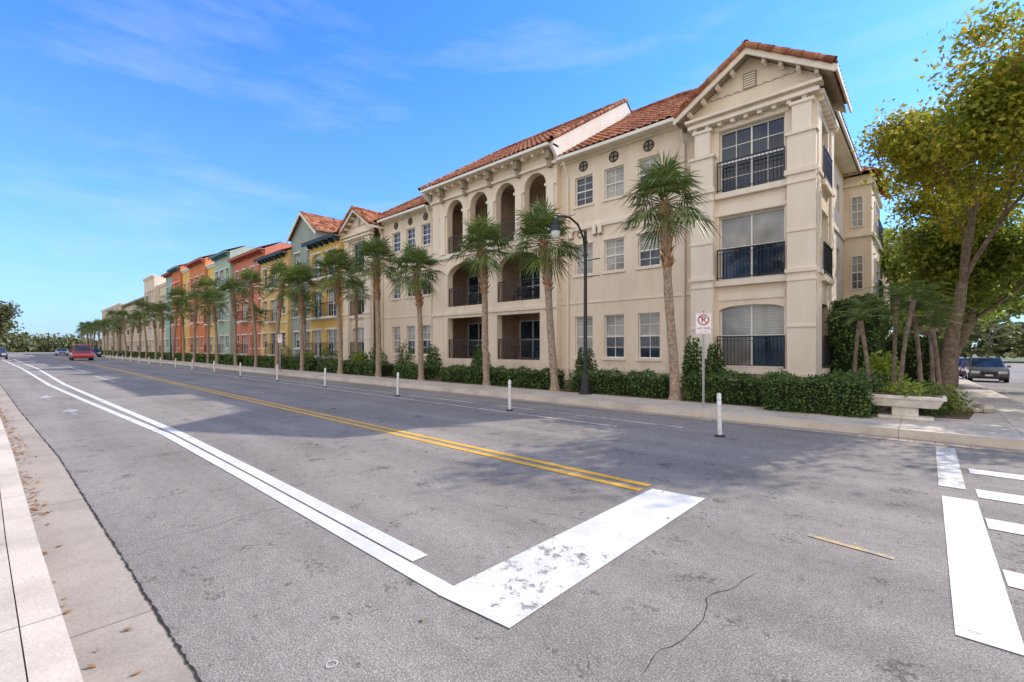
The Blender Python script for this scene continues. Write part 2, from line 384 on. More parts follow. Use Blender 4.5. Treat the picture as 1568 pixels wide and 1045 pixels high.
# ------------------------------------------------------------------ facade helper
class Fac:
    def __init__(s,O,S,Nn): s.O=O; s.S=S; s.N=Nn
    def pt(s,a,d,z): return (s.O[0]+s.S[0]*a+s.N[0]*d, s.O[1]+s.S[1]*a+s.N[1]*d, z)
    def ob(s,mb,a0,a1,d0,d1,z0,z1,mat):
        p=s.pt; mb.hexa([p(a0,d0,z0),p(a1,d0,z0),p(a1,d1,z0),p(a0,d1,z0),p(a0,d0,z1),p(a1,d0,z1),p(a1,d1,z1),p(a0,d1,z1)],mat)
    def wall(s,mb,a0,a1,z0,z1,ops,mat,depth=.14,d=0.):
        A=sorted(set([a0,a1]+[o[0] for o in ops]+[o[1] for o in ops])); Z=sorted(set([z0,z1]+[o[2] for o in ops]+[o[3] for o in ops]))
        for i in range(len(A)-1):
            for j in range(len(Z)-1):
                ca=(A[i]+A[i+1])/2; cz=(Z[j]+Z[j+1])/2
                if any(o[0]<ca<o[1] and o[2]<cz<o[3] for o in ops): continue
                mb.poly([s.pt(A[i],d,Z[j]),s.pt(A[i+1],d,Z[j]),s.pt(A[i+1],d,Z[j+1]),s.pt(A[i],d,Z[j+1])],mat)
        for o in ops:
            a,b,c,e=o[:4]; r=o[4] if len(o)>4 else 0; D0=d; D1=d+depth
            mb.poly([s.pt(a,D0,c),s.pt(b,D0,c),s.pt(b,D1,c),s.pt(a,D1,c)],mat)
            zt=e-r
            mb.poly([s.pt(a,D0,c),s.pt(a,D1,c),s.pt(a,D1,zt),s.pt(a,D0,zt)],mat)
            mb.poly([s.pt(b,D0,c),s.pt(b,D1,c),s.pt(b,D1,zt),s.pt(b,D0,zt)],mat)
            if r==0: mb.poly([s.pt(a,D0,e),s.pt(b,D0,e),s.pt(b,D1,e),s.pt(a,D1,e)],mat)
            else:
                m=(a+b)/2; w=(b-a)/2; T=np.linspace(0,math.pi,17)
                pts=[(m+w*math.cos(t),zt+r*math.sin(t)) for t in T]
                for p,q in zip(pts,pts[1:]):
                    mb.poly([s.pt(p[0],D0,p[1]),s.pt(q[0],D0,q[1]),s.pt(q[0],D0,e),s.pt(p[0],D0,e)],mat)
                    mb.poly([s.pt(p[0],D0,p[1]),s.pt(q[0],D0,q[1]),s.pt(q[0],D1,q[1]),s.pt(p[0],D1,p[1])],mat)
                    mb.poly([s.pt(p[0],D1,p[1]),s.pt(q[0],D1,q[1]),s.pt(q[0],D1,e),s.pt(p[0],D1,e)],mat)
    def window(s,fr,gl,a,b,c,e,d,leaves=1,munt=True,kind=None):
        t=.05
        s.ob(fr,a,b,d-.05,d+.03,c,c+t,'frame'); s.ob(fr,a,b,d-.05,d+.03,e-t,e,'frame')
        s.ob(fr,a,a+t,d-.05,d+.03,c+t,e-t,'frame'); s.ob(fr,b-t,b,d-.05,d+.03,c+t,e-t,'frame')
        w=(b-a-t)/leaves; m=c+(e-c)*.5
        kind=kind or random.choice(['blind','blind','glass'])
        for i in range(leaves):
            x0=a+t+i*w; x1=x0+w-t
            if i: s.ob(fr,x0-t,x0,d-.045,d+.03,c+t,e-t,'frame')
            s.ob(fr,x0,x1,d-.035,d+.02,m-.03,m+.03,'frame')
            if munt:
                mx=(x0+x1)/2; s.ob(fr,mx-.012,mx+.012,d-.02,d+.01,c+t,m-.03,'frame'); s.ob(fr,mx-.012,mx+.012,d-.02,d+.01,m+.03,e-t,'frame')
                for zz in ((m+e)/2,(m+c)/2):
                    s.ob(fr,x0,mx-.012,d-.018,d+.01,zz-.012,zz+.012,'frame'); s.ob(fr,mx+.012,x1,d-.018,d+.01,zz-.012,zz+.012,'frame')
            k1=kind; k2=kind
            if kind=='blind' and random.random()<.75: k1='glass'
            gl.poly([s.pt(x0-.01,d,m),s.pt(x1+.01,d,m),s.pt(x1+.01,d,e-t),s.pt(x0-.01,d,e-t)],k2)
            gl.poly([s.pt(x0-.01,d,c+t),s.pt(x1+.01,d,c+t),s.pt(x1+.01,d,m),s.pt(x0-.01,d,m)],k1)
    def rail(s,mb,a,b,z,h,d,step=.115):
        s.ob(mb,a,b,d-.025,d+.025,z+h-.04,z+h,'black'); s.ob(mb,a,b,d-.015,d+.015,z+.07,z+.10,'black')
        s.ob(mb,a,a+.035,d-.02,d+.02,z,z+h-.04,'black'); s.ob(mb,b-.035,b,d-.02,d+.02,z,z+h-.04,'black')
        n=max(2,int((b-a)/step))
        for i in range(1,n):
            x=a+(b-a)*i/n; s.ob(mb,x-.008,x+.008,d-.008,d+.008,z+.10,z+h-.04,'black')
        s.ob(mb,a+.035,b-.035,d-.01,d+.01,z+h-.17,z+h-.15,'black')
    def dentils(s,mb,a,b,z0,z1,d0,d1,w,step,mat):
        x=a+step/2
        while x<b: s.ob(mb,x-w/2,x+w/2,d0,d1,z0,z1,mat); x+=step
def tileroof(mb,A,E,U,W,hmax,period=.3,seg=6,course=.42,amp=.055):
    A=Vector(A);E=Vector(E).normalized();U=Vector(U).normalized();Nn=E.cross(U).normalized()
    if Nn.z<0: Nn=-Nn
    cols=[i*period/seg for i in range(int(W/period*seg)+1)]
    L=max(hmax(c) for c in cols); rows=[]; v=0
    while v<L: rows+= [(v,.035),(min(v+course-.005,L),0.)]; v+=course
    k=mb.mi('tile'); base=len(mb.v)
    for v,o in rows:
        for c in cols:
            h=min(v,hmax(c)); z=amp*abs(math.sin(math.pi*c/period))
            mb.v.append(tuple(A+E*c+U*h+Nn*(z+o)))
    n=len(cols)
    for r in range(len(rows)-1):
        for c in range(n-1):
            if rows[r][0]>=hmax(cols[c]) and rows[r][0]>=hmax(cols[c+1]): continue
            mb.f.append((base+r*n+c,base+r*n+c+1,base+(r+1)*n+c+1,base+(r+1)*n+c)); mb.m.append(k)
def ridgecap(mb,p,q,r=.11):
    p=Vector(p);q=Vector(q);L=(q-p).length;n=max(1,int(L/.42))
    for i in range(n):
        a=p.lerp(q,i/n);b=p.lerp(q,(i+1)/n); mb.tube([a,b],[r*1.12,r*.92],'tile',8,False)
# ------------------------------------------------------------------ main building
B=empty('apartment_building'); F1,F2,F3=.8,3.86,6.93
walls=MB(); trim=MB(); fr=MB(); gl=MB(); rl=MB(); roof=MB(); inner=MB()
def tower(x0,x1,seed):
    Y=16.8; w=x1-x0; f=Fac((x0,Y),(1,0),(0,1))
    a,b=.86,w-.86
    ops=[(a,b,F1+.1,3.02,.18),(a,b,F2+.06,6.15,.0),(a,b,F3+.05,9.15,.0)]
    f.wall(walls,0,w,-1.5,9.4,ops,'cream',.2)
    for i,o in enumerate(ops):
        f.window(fr,gl,o[0],o[1],o[2],o[3],.2,2,i==2,kind=['blind','blind','glass'][i])
        f.rail(rl,a-.03,b+.03,o[2]-.02,1.08,-.12)
        f.ob(trim,a-.1,b+.1,-.16,-.003,o[2]-.22,o[2]-.03,'trim')
    for o in ops[1:]:
        f.ob(trim,o[0]-.12,o[1]+.12,-.05,-.002,o[3]+.02,o[3]+.16,'trim')
    for zz in (6.3,3.2): f.ob(trim,a-.02,b+.02,-.035,-.002,zz,zz+.22,'trim')
    for (p,q) in ((-.03,.74),(w-.74,w+.03)):
        f.ob(trim,p,q,-.28,-.002,-1.5,8.25,'trim')
        for zz,h,e in ((8.25,.10,.06),(7.0,.16,.07),(6.72,.07,.04),(5.2,.06,.03),(3.92,.12,.06),(3.66,.06,.03),(2.2,.06,.03),(.62,.12,.05)):
            f.ob(trim,p-e,q+e,-.28-e,-.28+.001 if zz<8.2 else -.01,zz,zz+h,'trim')
        f.ob(trim,p+.12,q-.12,-.22,-.003,8.36,9.2,'trim')
        f.ob(trim,p+.05,q-.05,-.27,-.004,9.2,9.3,'trim')
    f.ob(trim,-.12,w+.12,-.34,-.001,9.4,9.52,'trim'); f.ob(trim,-.2,w+.2,-.42,-.001,9.62,9.72,'trim')
    f.dentils(trim,-.1,w+.1,9.28,9.4,-.26,-.003,.12,.42,'trim')
    f.ob(walls,-.02,w+.02,-.25,-.001,9.52,9.62,'cream')
    f.wall(walls,0,w,9.4,9.9,[],'cream',.2,-.003)
    m=w/2; sl=.645
    walls.poly([f.pt(-.15,-.05,9.72),f.pt(w+.15,-.05,9.72),f.pt(w+.15,-.05,9.95),f.pt(m,-.05,11.35),f.pt(-.15,-.05,9.95)],'cream')
    f.ob(trim,m-.2,m+.2,-.09,-.052,10.3,10.85,'taupe')
    for k in range(6): f.ob(trim,m-.17,m+.17,-.115,-.092,10.34+k*.08,10.38+k*.08,'trim')
    ov=.55; ye=-.55; L=(m+ov)/math.cos(math.atan(sl)); yb=2.9
    za=11.5; ze=za-(m+ov)*sl
    for sgn in (-1,1):
        xe=m+sgn*(m+ov)
        P=lambda x,z,d:f.pt(x,d,z)
        trim.hexa([P(xe,ze-.26,ye),P(m,za-.26,ye),P(m,za-.26,ye+.06),P(xe,ze-.26,ye+.06),P(xe,ze-.03,ye),P(m,za-.03,ye),P(m,za-.03,ye+.06),P(xe,ze-.03,ye+.06)],'trim')
        trim.hexa([P(xe-sgn*.1,ze-.16,ye+.061),P(m,za-.12,ye+.061),P(m,za-.12,yb),P(xe-sgn*.1,ze-.16,yb),P(xe-sgn*.1,ze-.06,ye+.061),P(m,za-.04,ye+.061),P(m,za-.04,yb),P(xe-sgn*.1,ze-.06,yb)],'taupe')
        for k in range(1,5):
            t=k/5; x=xe+(m-xe)*t; z=ze+(za-ze)*t
            f.ob(trim,x-.05,x+.05,-.4,-.052,z-.36,z-.2,'trim')
        tileroof(roof,f.pt(xe,ye-.03,ze),(0,1,0),(-sgn,0,sl),yb-ye,lambda c:L)
        trim.hexa([P(xe,ze-.2,ye+.061),P(xe+.05*sgn,ze-.2,ye+.061),P(xe+.05*sgn,ze-.2,yb),P(xe,ze-.2,yb),P(xe,ze-.02,ye+.061),P(xe+.05*sgn,ze-.02,ye+.061),P(xe+.05*sgn,ze-.02,yb),P(xe,ze-.02,yb)],'trim')
        ridgecap(roof,f.pt(xe,ye-.02,ze+.05),f.pt(m,ye-.02,za+.05),.10)
    ridgecap(roof,f.pt(m,ye-.04,za+.06),f.pt(m,yb,za+.06))
tower(-6.3,-2.55,1); tower(-32.1,-28.35,2)
def circ(f,mb,a,z,r,d):
    n=20
    mb.tube([f.pt(a+r*math.cos(t),d,z+r*math.sin(t)) for t in np.linspace(0,2*math.pi,n+1)],[.028]*(n+1),'black',5,False)
    pts=[f.pt(a+r*math.cos(t),d+.01,z+r*math.sin(t)) for t in np.linspace(0,2*math.pi,n+1)[:-1]]
    mb.poly(pts,'taupe')
    f.ob(mb,a-r,a+r,d-.03,d+.002,z-.022,z+.022,'black'); f.ob(mb,a-.022,a+.022,d-.033,d-.001,z-r,z+r,'black')
def wing(x0,x1,cent):
    f=Fac((x0,17.3),(1,0),(0,1)); w=x1-x0; ops=[]
    for c in cent:
        a=c-x0-.47; b=a+.94
        ops+= [(a,b,1.12,2.97),(a,b,4.85,6.2),(a,b,7.98,9.28)]
    f.wall(walls,0,w,-1.5,10.35,ops,'cream',.15)
    for i,o in enumerate(ops):
        f.window(fr,gl,*o,.15,1,True)
        f.ob(trim,o[0]-.08,o[1]+.08,-.06,-.002,o[2]-.1,o[2]-.002,'trim')
        if i%3==1: f.ob(trim,o[0]-.06,o[1]+.06,-.04,-.002,o[3]+.02,o[3]+.12,'trim')
    for c in cent: circ(f,trim,c-x0,9.72,.21,-.02)
    f.ob(trim,.0,w,-.10,-.001,6.86,7.02,'trim'); f.ob(trim,.0,w,-.05,-.001,7.02,7.10,'trim')
    for c in cent:
        for e in (-.62,.62): f.ob(trim,c-x0+e-.09,c-x0+e+.09,-.16,-.102,6.55,6.98,'trim'); f.ob(trim,c-x0+e-.07,c-x0+e+.07,-.102,-.002,6.5,6.855,'taupe')
    f.ob(trim,0,w,-.03,-.001,3.55,3.62,'trim'); f.ob(trim,0,w,-.04,-.001,.55,.72,'trim')
    f.ob(trim,0,w,-.12,-.001,10.02,10.16,'trim')
wing(-12.7,-6.3,[-11.43,-9.9,-8.32]); wing(-28.35,-22.0,[-26.3,-24.68,-23.06])
f=Fac((-22.0,17.0),(1,0),(0,1)); X0=22.0; w=9.3
bays=[(-20.6+X0,-17.72+X0),(-16.6+X0,-13.72+X0)]
ops=[]
for a,b in bays: ops+=[(a,b,.95,3.25,0),(a,b,F2+.05,6.35,.75)]
for c in (-19.95,-17.98,-16.0,-14.03): ops.append((c+X0-.68,c+X0+.68,F3+.05,10.0,.66))
f.wall(walls,0,w,-1.5,11.4,ops,'cream',.4)
for a,b in bays:
    f.rail(rl,a,b,.95,1.07,.12); f.rail(rl,a,b,F2+.05,1.07,.12)
for c in (-19.95,-17.98,-16.0,-14.03):
    f.rail(rl,c+X0-.68,c+X0+.68,F3+.05,1.0,.12)
for c in (-20.95,-18.965,-16.99,-15.015,-13.03):
    f.ob(trim,c+X0-.36,c+X0+.36,-.07,-.002,9.2,9.34,'trim')
    f.ob(trim,c+X0-.2,c+X0+.2,-.09,-.003,6.95+.35,9.2,'trim'); f.ob(trim,c+X0-.27,c+X0+.27,-.13,-.003,6.95,7.3,'trim')
    f.ob(trim,c+X0-.12,c+X0+.12,-.38,-.003,10.35,10.75,'taupe'); f.ob(trim,c+X0-.10,c+X0+.10,-.22,-.003,10.0,10.35,'taupe')
f.ob(trim,-.0,w,-.10,-.004,6.7,6.92,'trim'); f.ob(trim,0,w,-.06,-.004,3.42,3.6,'trim')
f.ob(trim,-.05,w+.05,-.14,-.005,10.12,10.24,'trim'); f.dentils(trim,0,w,10.62,10.8,-.4,-.003,.13,.65,'trim'); f.ob(trim,-.1,w+.1,-.48,-.002,10.8,10.9,'trim')
for xs_ in (-22.0,-12.7): walls.poly([(xs_,17.0,-1.5),(xs_,17.32,-1.5),(xs_,17.32,11.4),(xs_,17.0,11.4)],'cream')
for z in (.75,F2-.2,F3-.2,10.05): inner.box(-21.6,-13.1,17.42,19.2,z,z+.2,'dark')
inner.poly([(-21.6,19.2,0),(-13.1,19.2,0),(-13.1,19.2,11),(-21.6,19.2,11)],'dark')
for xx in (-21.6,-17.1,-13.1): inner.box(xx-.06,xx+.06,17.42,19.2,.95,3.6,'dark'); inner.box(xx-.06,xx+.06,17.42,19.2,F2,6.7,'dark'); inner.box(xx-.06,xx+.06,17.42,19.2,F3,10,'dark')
g=Fac((-22,19.2),(1,0),(0,1))
for z in (.96,F2+.02,F3+.02):
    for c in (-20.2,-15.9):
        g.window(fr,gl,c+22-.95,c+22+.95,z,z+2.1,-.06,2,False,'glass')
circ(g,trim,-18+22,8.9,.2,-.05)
fs=Fac((-2.55,16.8),(0,1),(-1,0)); ops=[]
for s0 in (.75,):
    for z,e in ((F1+.1,3.0),(F2+.05,6.1),(F3+.05,9.0)): ops.append((s0,s0+1.5,z,e))
fs.wall(walls,0,3.2,-1.5,9.95,ops,'cream',.2)
for o in ops:
    fs.window(fr,gl,*o,.2,2,False); fs.rail(rl,o[0]-.05,o[1]+.05,o[2],1.05,-.1); fs.ob(trim,o[0]-.1,o[1]+.1,-.15,-.002,o[2]-.2,o[2]-.02,'trim')
for z in (7.0,3.9,.62): fs.ob(trim,-.0,3.2,-.1,-.003,z,z+.15,'trim')
fs.ob(trim,0,3.2,-.2,-.003,9.4,9.55,'trim'); fs.dentils(trim,0,3.2,9.25,9.4,-.18,-.003,.12,.4,'trim')
for p in (0.02,2.6): fs.ob(trim,p,p+.55,-.06,-.0035,-1.5,9.2,'trim')
walls.poly([(-2.55,20,-1.5),(-3.1,20,-1.5),(-3.1,20,10),(-2.55,20,10)],'cream')
fs=Fac((-3.1,20.0),(0,1),(-1,0)); ops=[]
for s0 in (1.0,3.4,5.6):
    for z,e in ((1.1,2.95),(4.8,6.2),(7.9,9.2)): ops.append((s0,s0+.95,z,e))
fs.wall(walls,0,8,-1.5,10.2,ops,'cream',.15)
for o in ops: fs.window(fr,gl,*o,.15,1,True)
for z in (6.86,3.6): fs.ob(trim,0,8,-.08,-.003,z,z+.15,'trim')
walls.box(-8,-2.0,28,33.5,-2,10.0,'cream'); fs=Fac((-2.0,28),(0,1),(-1,0)); fp=Fac((-8,28),(1,0),(0,1))
for z in (7.0,3.9,9.5): fs.ob(trim,0,5.5,-.12,-.003,z,z+.16,'trim'); fp.ob(trim,4.8,6.12,-.12,-.003,z,z+.16,'trim')
for z,e in ((F1+.1,3.0),(F2+.05,6.1),(F3+.05,9.0)):
    fs.window(fr,gl,1.4,3.9,z,e,-.03,2,True); fs.rail(rl,1.3,4.0,z,1.05,-.2)
    fp.window(fr,gl,5.2,5.7,z+.5,e,-.03,1,True)
walls.box(-9,-3.0,33.5,42,-2,9.6,'cream'); walls.box(-9,-2.2,42,47,-2,9.8,'cream')
fs=Fac((-2.2,42),(0,1),(-1,0))
for z in (7.0,3.9,9.3): fs.ob(trim,0,5,-.12,-.003,z,z+.16,'trim')
fs=Fac((-3.0,33.5),(0,1),(-1,0))
for s0 in (1.5,4,6.5):
    for z,e in ((1.1,2.95),(4.8,6.2),(7.6,8.9)): fs.window(fr,gl,s0,s0+1,z,e,-.03,1,True)
inner.box(-32,-22.2,17.6,30.5,-1.5,10.1,'cream'); inner.box(-22.2,-12.5,19.4,30.5,-1.5,11.2,'cream'); inner.box(-12.5,-3.35,17.6,30.5,-1.5,10.1,'cream')
PI=.653; cs=math.cos(math.atan(PI))
def hipfront(x0,x1,ye,ze,yr,left,right):
    L=(yr-ye)/cs; run=yr-ye
    def h(c):
        x=x0+c; v=L
        if right: v=min(v,max(0,(x1-x)/run*L))
        if left: v=min(v,max(0,(x-x0)/run*L))
        return v
    tileroof(roof,(x0,ye,ze),(1,0,0),(0,1,PI),x1-x0,h)
hipfront(-12.5,-2.4,16.75,10.25,24,False,True)
hipfront(-32.3,-22.2,16.75,10.25,24,True,False)
tileroof(roof,(-2.4,16.75,10.25),(0,1,0),(-1,0,PI),14.5,lambda c:max(0,min(c,14.5-c))/cs)
tileroof(roof,(-32.3,16.75,10.25),(0,1,0),(1,0,PI),14.5,lambda c:max(0,min(c,14.5-c))/cs,seg=4)
zr=10.25+7.25*PI
ridgecap(roof,(-12.5,24,zr+.08),(-9.65,24,zr+.08)); ridgecap(roof,(-9.65,24,zr+.08),(-2.4,16.75,10.33))
ridgecap(roof,(-25.05,24,zr+.08),(-22.3,24,zr+.08)); ridgecap(roof,(-25.05,24,zr+.08),(-32.3,16.75,10.33))
for (a,b) in ((-12.5,-2.4),(-32.3,-22.2)): roof.poly([(a,31.25,10.25),(b,31.25,10.25),(b if b<-10 else -9.65,24,zr),(a if a>-20 else -25.05,24,zr)],'tile')
tileroof(roof,(-22.5,16.4,10.95),(1,0,0),(0,1,PI),9.95,lambda c:7.0/cs)
za=10.95+7*PI
ridgecap(roof,(-22.5,23.4,za+.08),(-12.55,23.4,za+.08))
roof.poly([(-22.5,30.4,10.95),(-12.55,30.4,10.95),(-12.55,23.4,za),(-22.5,23.4,za)],'tile')
for x in (-12.74,-22.36):
    P=[(16.55,10.7),(16.55,11.0),(23.4,za-.02),(30.2,11.0),(30.2,10.0),(17.3,10.0)]
    walls.poly([(x,a,b) for a,b in P],'white'); walls.poly([(x+.14,a,b) for a,b in P],'white')
    for p,q in zip(P,P[1:]+P[:1]): walls.poly([(x,*p),(x,*q),(x+.14,*q),(x+.14,*p)],'white')
ridgecap(roof,(-12.56,16.4,11.05),(-12.56,23.4,za+.08),.1); ridgecap(roof,(-22.5,16.4,11.05),(-22.5,23.4,za+.08),.1)
def eave(x0,x1,ye,yw,z):
    trim.box(x0,x1,ye+.05,yw+.02,z-.12,z-.05,'trim'); trim.box(x0,x1,ye-.06,ye+.048,z-.16,z-.03,'white')
eave(-12.5,-6.9,16.75,17.3,10.25); eave(-27.7,-22.4,16.75,17.3,10.25); eave(-22.35,-12.75,16.4,17.0,10.95)
trim.box(-3.1,-2.45,20,28,10.1,10.18,'trim'); trim.box(-2.5,-2.38,19.8,28,10.1,10.24,'white')
def spout(x,y,z):
    trim.tube([(x,y-.45,z),(x,y-.4,z-.25),(x,y-.08,z-.8),(x,y-.08,.3)],[.05]*4,'trim',8)
spout(-12.25,17.3,10.2); spout(-6.85,17.3,10.1); spout(-22.4,17.3,10.2); spout(-27.9,17.3,10.1)
roof2=MB(); 
tileroof(roof2,(-1.6,27.6,10.0),(0,1,0),(-1,0,PI),6.3,lambda c:min(c,6.3-c,3.2)/cs if 0<=c<=6.3 else 0)
tileroof(roof2,(-8,27.6,10.0),(1,0,0),(0,1,PI),6.4,lambda c:max(0,min(6.4-c,3.2))/cs)
tileroof(roof2,(-1.8,41.6,9.8),(0,1,0),(-1,0,PI),6.0,lambda c:min(c,6.0-c,3.)/cs if 0<=c<=6. else 0,seg=4)
tileroof(roof2,(-8,41.6,9.8),(1,0,0),(0,1,PI),6.2,lambda c:max(0,min(6.2-c,3.))/cs,seg=4)
tileroof(roof2,(-2.7,33.5,9.6),(0,1,0),(-1,0,PI),8.5,lambda c:5.,seg=4)
walls.obj('walls',B); trim.obj('trim',B); fr.obj('window_frames',B); gl.obj('window_panes',B); rl.obj('balcony_railings',B)
roof.obj('roof',B); roof2.obj('roof_rear',B); inner.obj('body',B)
# ------------------------------------------------------------------ townhouses
def townhouse(name,x0,x1,Y,zt,col,kind,cols,balc=(),trimc='white',roofrise=2.2,accent=None):
    e=empty(name); wl=MB();tr=MB();f2=MB();g2=MB();r2=MB();rf=MB()
    m=stucco(name+'_stucco',col)
    w=x1-x0; f=Fac((x0,Y),(1,0),(0,1)); ops=[]; st=(zt-.9)/3.
    ww=min(1.15,w/cols*.5)
    for i in range(cols):
        c=w*(i+.5)/cols
        for k in range(3):
            z=.8+k*st
            if i in balc: ops.append((c-ww*.75,c+ww*.75,z+.1,z+2.15,.0 if k<2 else .3))
            else: ops.append((c-ww/2,c+ww/2,z+.75,z+2.15,0))
    f.wall(wl,0,w,-1,zt,ops,m,.18)
    for j,o in enumerate(ops):
        f.window(f2,g2,*o[:4],.18,2 if o[1]-o[0]>1.2 else 1,True)
        if (j//3) in balc:
            f.rail(r2,o[0]-.1,o[1]+.1,o[2],1.05,-.45,.16); f.ob(tr,o[0]-.2,o[1]+.2,-.5,-.002,o[2]-.16,o[2]-.001,trimc)
            for q in (o[0]-.1,o[1]+.07): f.ob(r2,q,q+.03,-.42,-.003,o[2]+1.0,o[2]+1.04,'black')
        else:
            f.ob(tr,o[0]-.1,o[1]+.1,-.07,-.002,o[2]-.12,o[2]-.002,trimc)
        f.ob(tr,o[0]-.1,o[1]+.1,-.05,-.002,o[3]+.002,o[3]+.12,trimc)
    for k in (1,2): f.ob(tr,-.02,w+.02,-.06,-.0015,.8+k*st-.1,.8+k*st+.02,trimc)
    for X in (x0,x1): wl.poly([(X,Y,-1),(X,Y+14,-1),(X,Y+14,zt),(X,Y,zt)],m)
    if kind=='gable':
        mx=w/2; za=zt+roofrise
        wl.poly([f.pt(0,0,zt),f.pt(w,0,zt),f.pt(mx,0,za)],m)
        sl=roofrise/mx; L=(mx+.3)*math.sqrt(1+sl*sl)
        tileroof(rf,f.pt(-.3,-.35,zt-.3*sl+.08),(0,1,0),(1,0,sl),10,lambda c:L,seg=3,period=.4)
        tileroof(rf,f.pt(w+.3,-.35,zt-.3*sl+.08),(0,1,0),(-1,0,sl),10,lambda c:L,seg=3,period=.4)
        for sg in (-1,1):
            xe=mx+sg*(mx+.3)
            tr.hexa([f.pt(xe,-.37,zt-.3*sl-.2),f.pt(mx,-.37,za-.2),f.pt(mx,-.3,za-.2),f.pt(xe,-.3,zt-.3*sl-.2),f.pt(xe,-.37,zt-.3*sl+.04),f.pt(mx,-.37,za+.04),f.pt(mx,-.3,za+.04),f.pt(xe,-.3,zt-.3*sl+.04)],trimc)
    elif kind=='eave':
        rp=.42; run=2.2; zr_=zt-.1+(run)*rp
        tileroof(rf,f.pt(-.2,-.6,zt-.1),(1,0,0),(0,1,rp),w+.4,lambda c:run*math.sqrt(1+rp*rp),seg=3,period=.4)
        for X in (0,w): wl.poly([f.pt(X,0,zt),f.pt(X,run-.6,zr_-.05),f.pt(X,14,zr_-.05),f.pt(X,14,zt)],m)
        wl.poly([f.pt(0,run-.6,zr_-.03),f.pt(w,run-.6,zr_-.03),f.pt(w,14,zr_-.03),f.pt(0,14,zr_-.03)],'taupe')
        f.ob(tr,-.2,w+.2,-.62,-.5,zt-.3,zt-.08,accent or 'taupe'); f.ob(tr,-.15,w+.15,-.5,.0,zt-.2,zt-.12,'taupe')
        f.dentils(tr,0,w,zt-.5,zt-.2,-.42,-.002,.16,.9,accent or 'taupe')
    else:
        f.ob(tr,-.1,w+.1,-.25,.3,zt,zt+.22,trimc); f.ob(tr,-.04,w+.04,-.12,-.002,zt-.25,zt-.0,trimc)
        wl.poly([f.pt(0,0.2,zt-.01),f.pt(w,.2,zt-.01),f.pt(w,14,zt-.01),f.pt(0,14,zt-.01)],m)
    for q,n in ((wl,'walls'),(tr,'trim'),(f2,'window_frames'),(g2,'window_panes'),(r2,'balcony_railings'),(rf,'roof')):
        if q.v: q.obj(n,e)
    return e
M['navy']=simple('navy_trim',(.03,.06,.09),.6); M['brick']=simple('red_trim',(.45,.12,.07),.7); M['tealtrim']=simple('teal_trim',(.10,.20,.22),.6)
mus=(.82,.54,.18)
townhouse('mustard_townhouse',-37.2,-32.2,16.3,10.0,mus,'eave',2,(0,1),accent='navy')
townhouse('grey_green_townhouse',-42.4,-37.22,16.9,11.3,(.33,.39,.35),'gable',2,(),roofrise=1.9)
townhouse('mustard_townhouse',-49.0,-42.42,16.6,10.3,(.82,.56,.23),'eave',3,(1,),accent='navy')
townhouse('salmon_townhouse',-58.6,-49.02,17.0,11.6,(.68,.25,.17),'eave',4,(1,),accent='brick')
townhouse('sage_townhouse',-64.6,-58.62,16.6,12.6,(.45,.56,.46),'eave',3,(1,),accent='tealtrim')
townhouse('mustard_townhouse',-69,-64.62,17.0,12.0,mus,'flat',2,(0,))
townhouse('red_townhouse',-76.8,-69.02,16.7,13.2,(.72,.26,.12),'eave',3,(1,),accent='brick')
townhouse('mustard_townhouse',-81.5,-76.82,16.9,12.8,mus,'flat',2,())
townhouse('red_townhouse',-86.8,-81.52,16.6,13.6,(.68,.22,.10),'eave',3,(1,),accent='tealtrim')
townhouse('sage_townhouse',-92,-86.82,16.8,13.4,(.36,.51,.48),'eave',2,(),accent='brick')
townhouse('cream_apartment_building',-100,-92.02,17.4,12.4,(.74,.63,.50),'flat',4,(1,),trimc='trim')
townhouse('cream_apartment_building',-109,-100.02,16.6,14.2,(.76,.66,.53),'flat',4,(2,),trimc='trim')
townhouse('cream_apartment_building',-138,-109.02,17.4,11.4,(.70,.60,.48),'eave',12,(3,8),trimc='trim')
townhouse('cream_apartment_building',-172,-138.02,16.8,11.8,(.66,.57,.46),'flat',12,(3,8),trimc='trim')
# ------------------------------------------------------------------ vegetation
def hedge(name,x0,x1,y0,y1,z0,z1,mat='hedge',dens=900,size=.035,irr=.06):
    e=empty(name)
    core=MB(); nx=max(3,int((x1-x0)/.2)); 
    xs=np.linspace(x0,x1,nx+1)
    for a,b in zip(xs,xs[1:]):
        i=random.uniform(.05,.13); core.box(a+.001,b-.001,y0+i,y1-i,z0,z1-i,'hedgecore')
    core.obj('stems',e)
    A=2*((x1-x0)*(z1-z0)+(y1-y0)*(z1-z0))+(x1-x0)*(y1-y0); n=int(A*dens)
    fx,fy,fz=(x1-x0),(y1-y0),(z1-z0)
    wts=np.array([fx*fz,fx*fz,fy*fz,fy*fz,fx*fy]); wts/=wts.sum()
    sel=rng.choice(5,size=n,p=wts); U=rng.random((n,3))
    P=np.stack([x0+U[:,0]*fx,y0+U[:,1]*fy,z0+U[:,2]*fz],1)
    off=rng.normal(0,.04,n)
    P[sel==0,1]=y0; P[sel==1,1]=y1; P[sel==2,0]=x0; P[sel==3,0]=x1; P[sel==4,2]=z1
    wob=irr*(np.sin(P[:,0]*5.1+P[:,2]*3)+np.sin(P[:,0]*11.3+P[:,1]*7)*.6+np.sin(P[:,2]*9+P[:,1]*4)*.5)
    P[sel==0,1]+=(off-wob)[sel==0]; P[sel==1,1]+=(off+wob)[sel==1]; P[sel==2,0]+=(off-wob)[sel==2]; P[sel==3,0]+=(off+wob)[sel==3]; P[sel==4,2]+=(off+wob)[sel==4]
    leafmesh('leaves',P,size,mat,e)
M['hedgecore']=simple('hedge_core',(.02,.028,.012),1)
hedge('hedge',-2.75,-.95,11.45,12.5,.13,.86,dens=1500,size=.032)
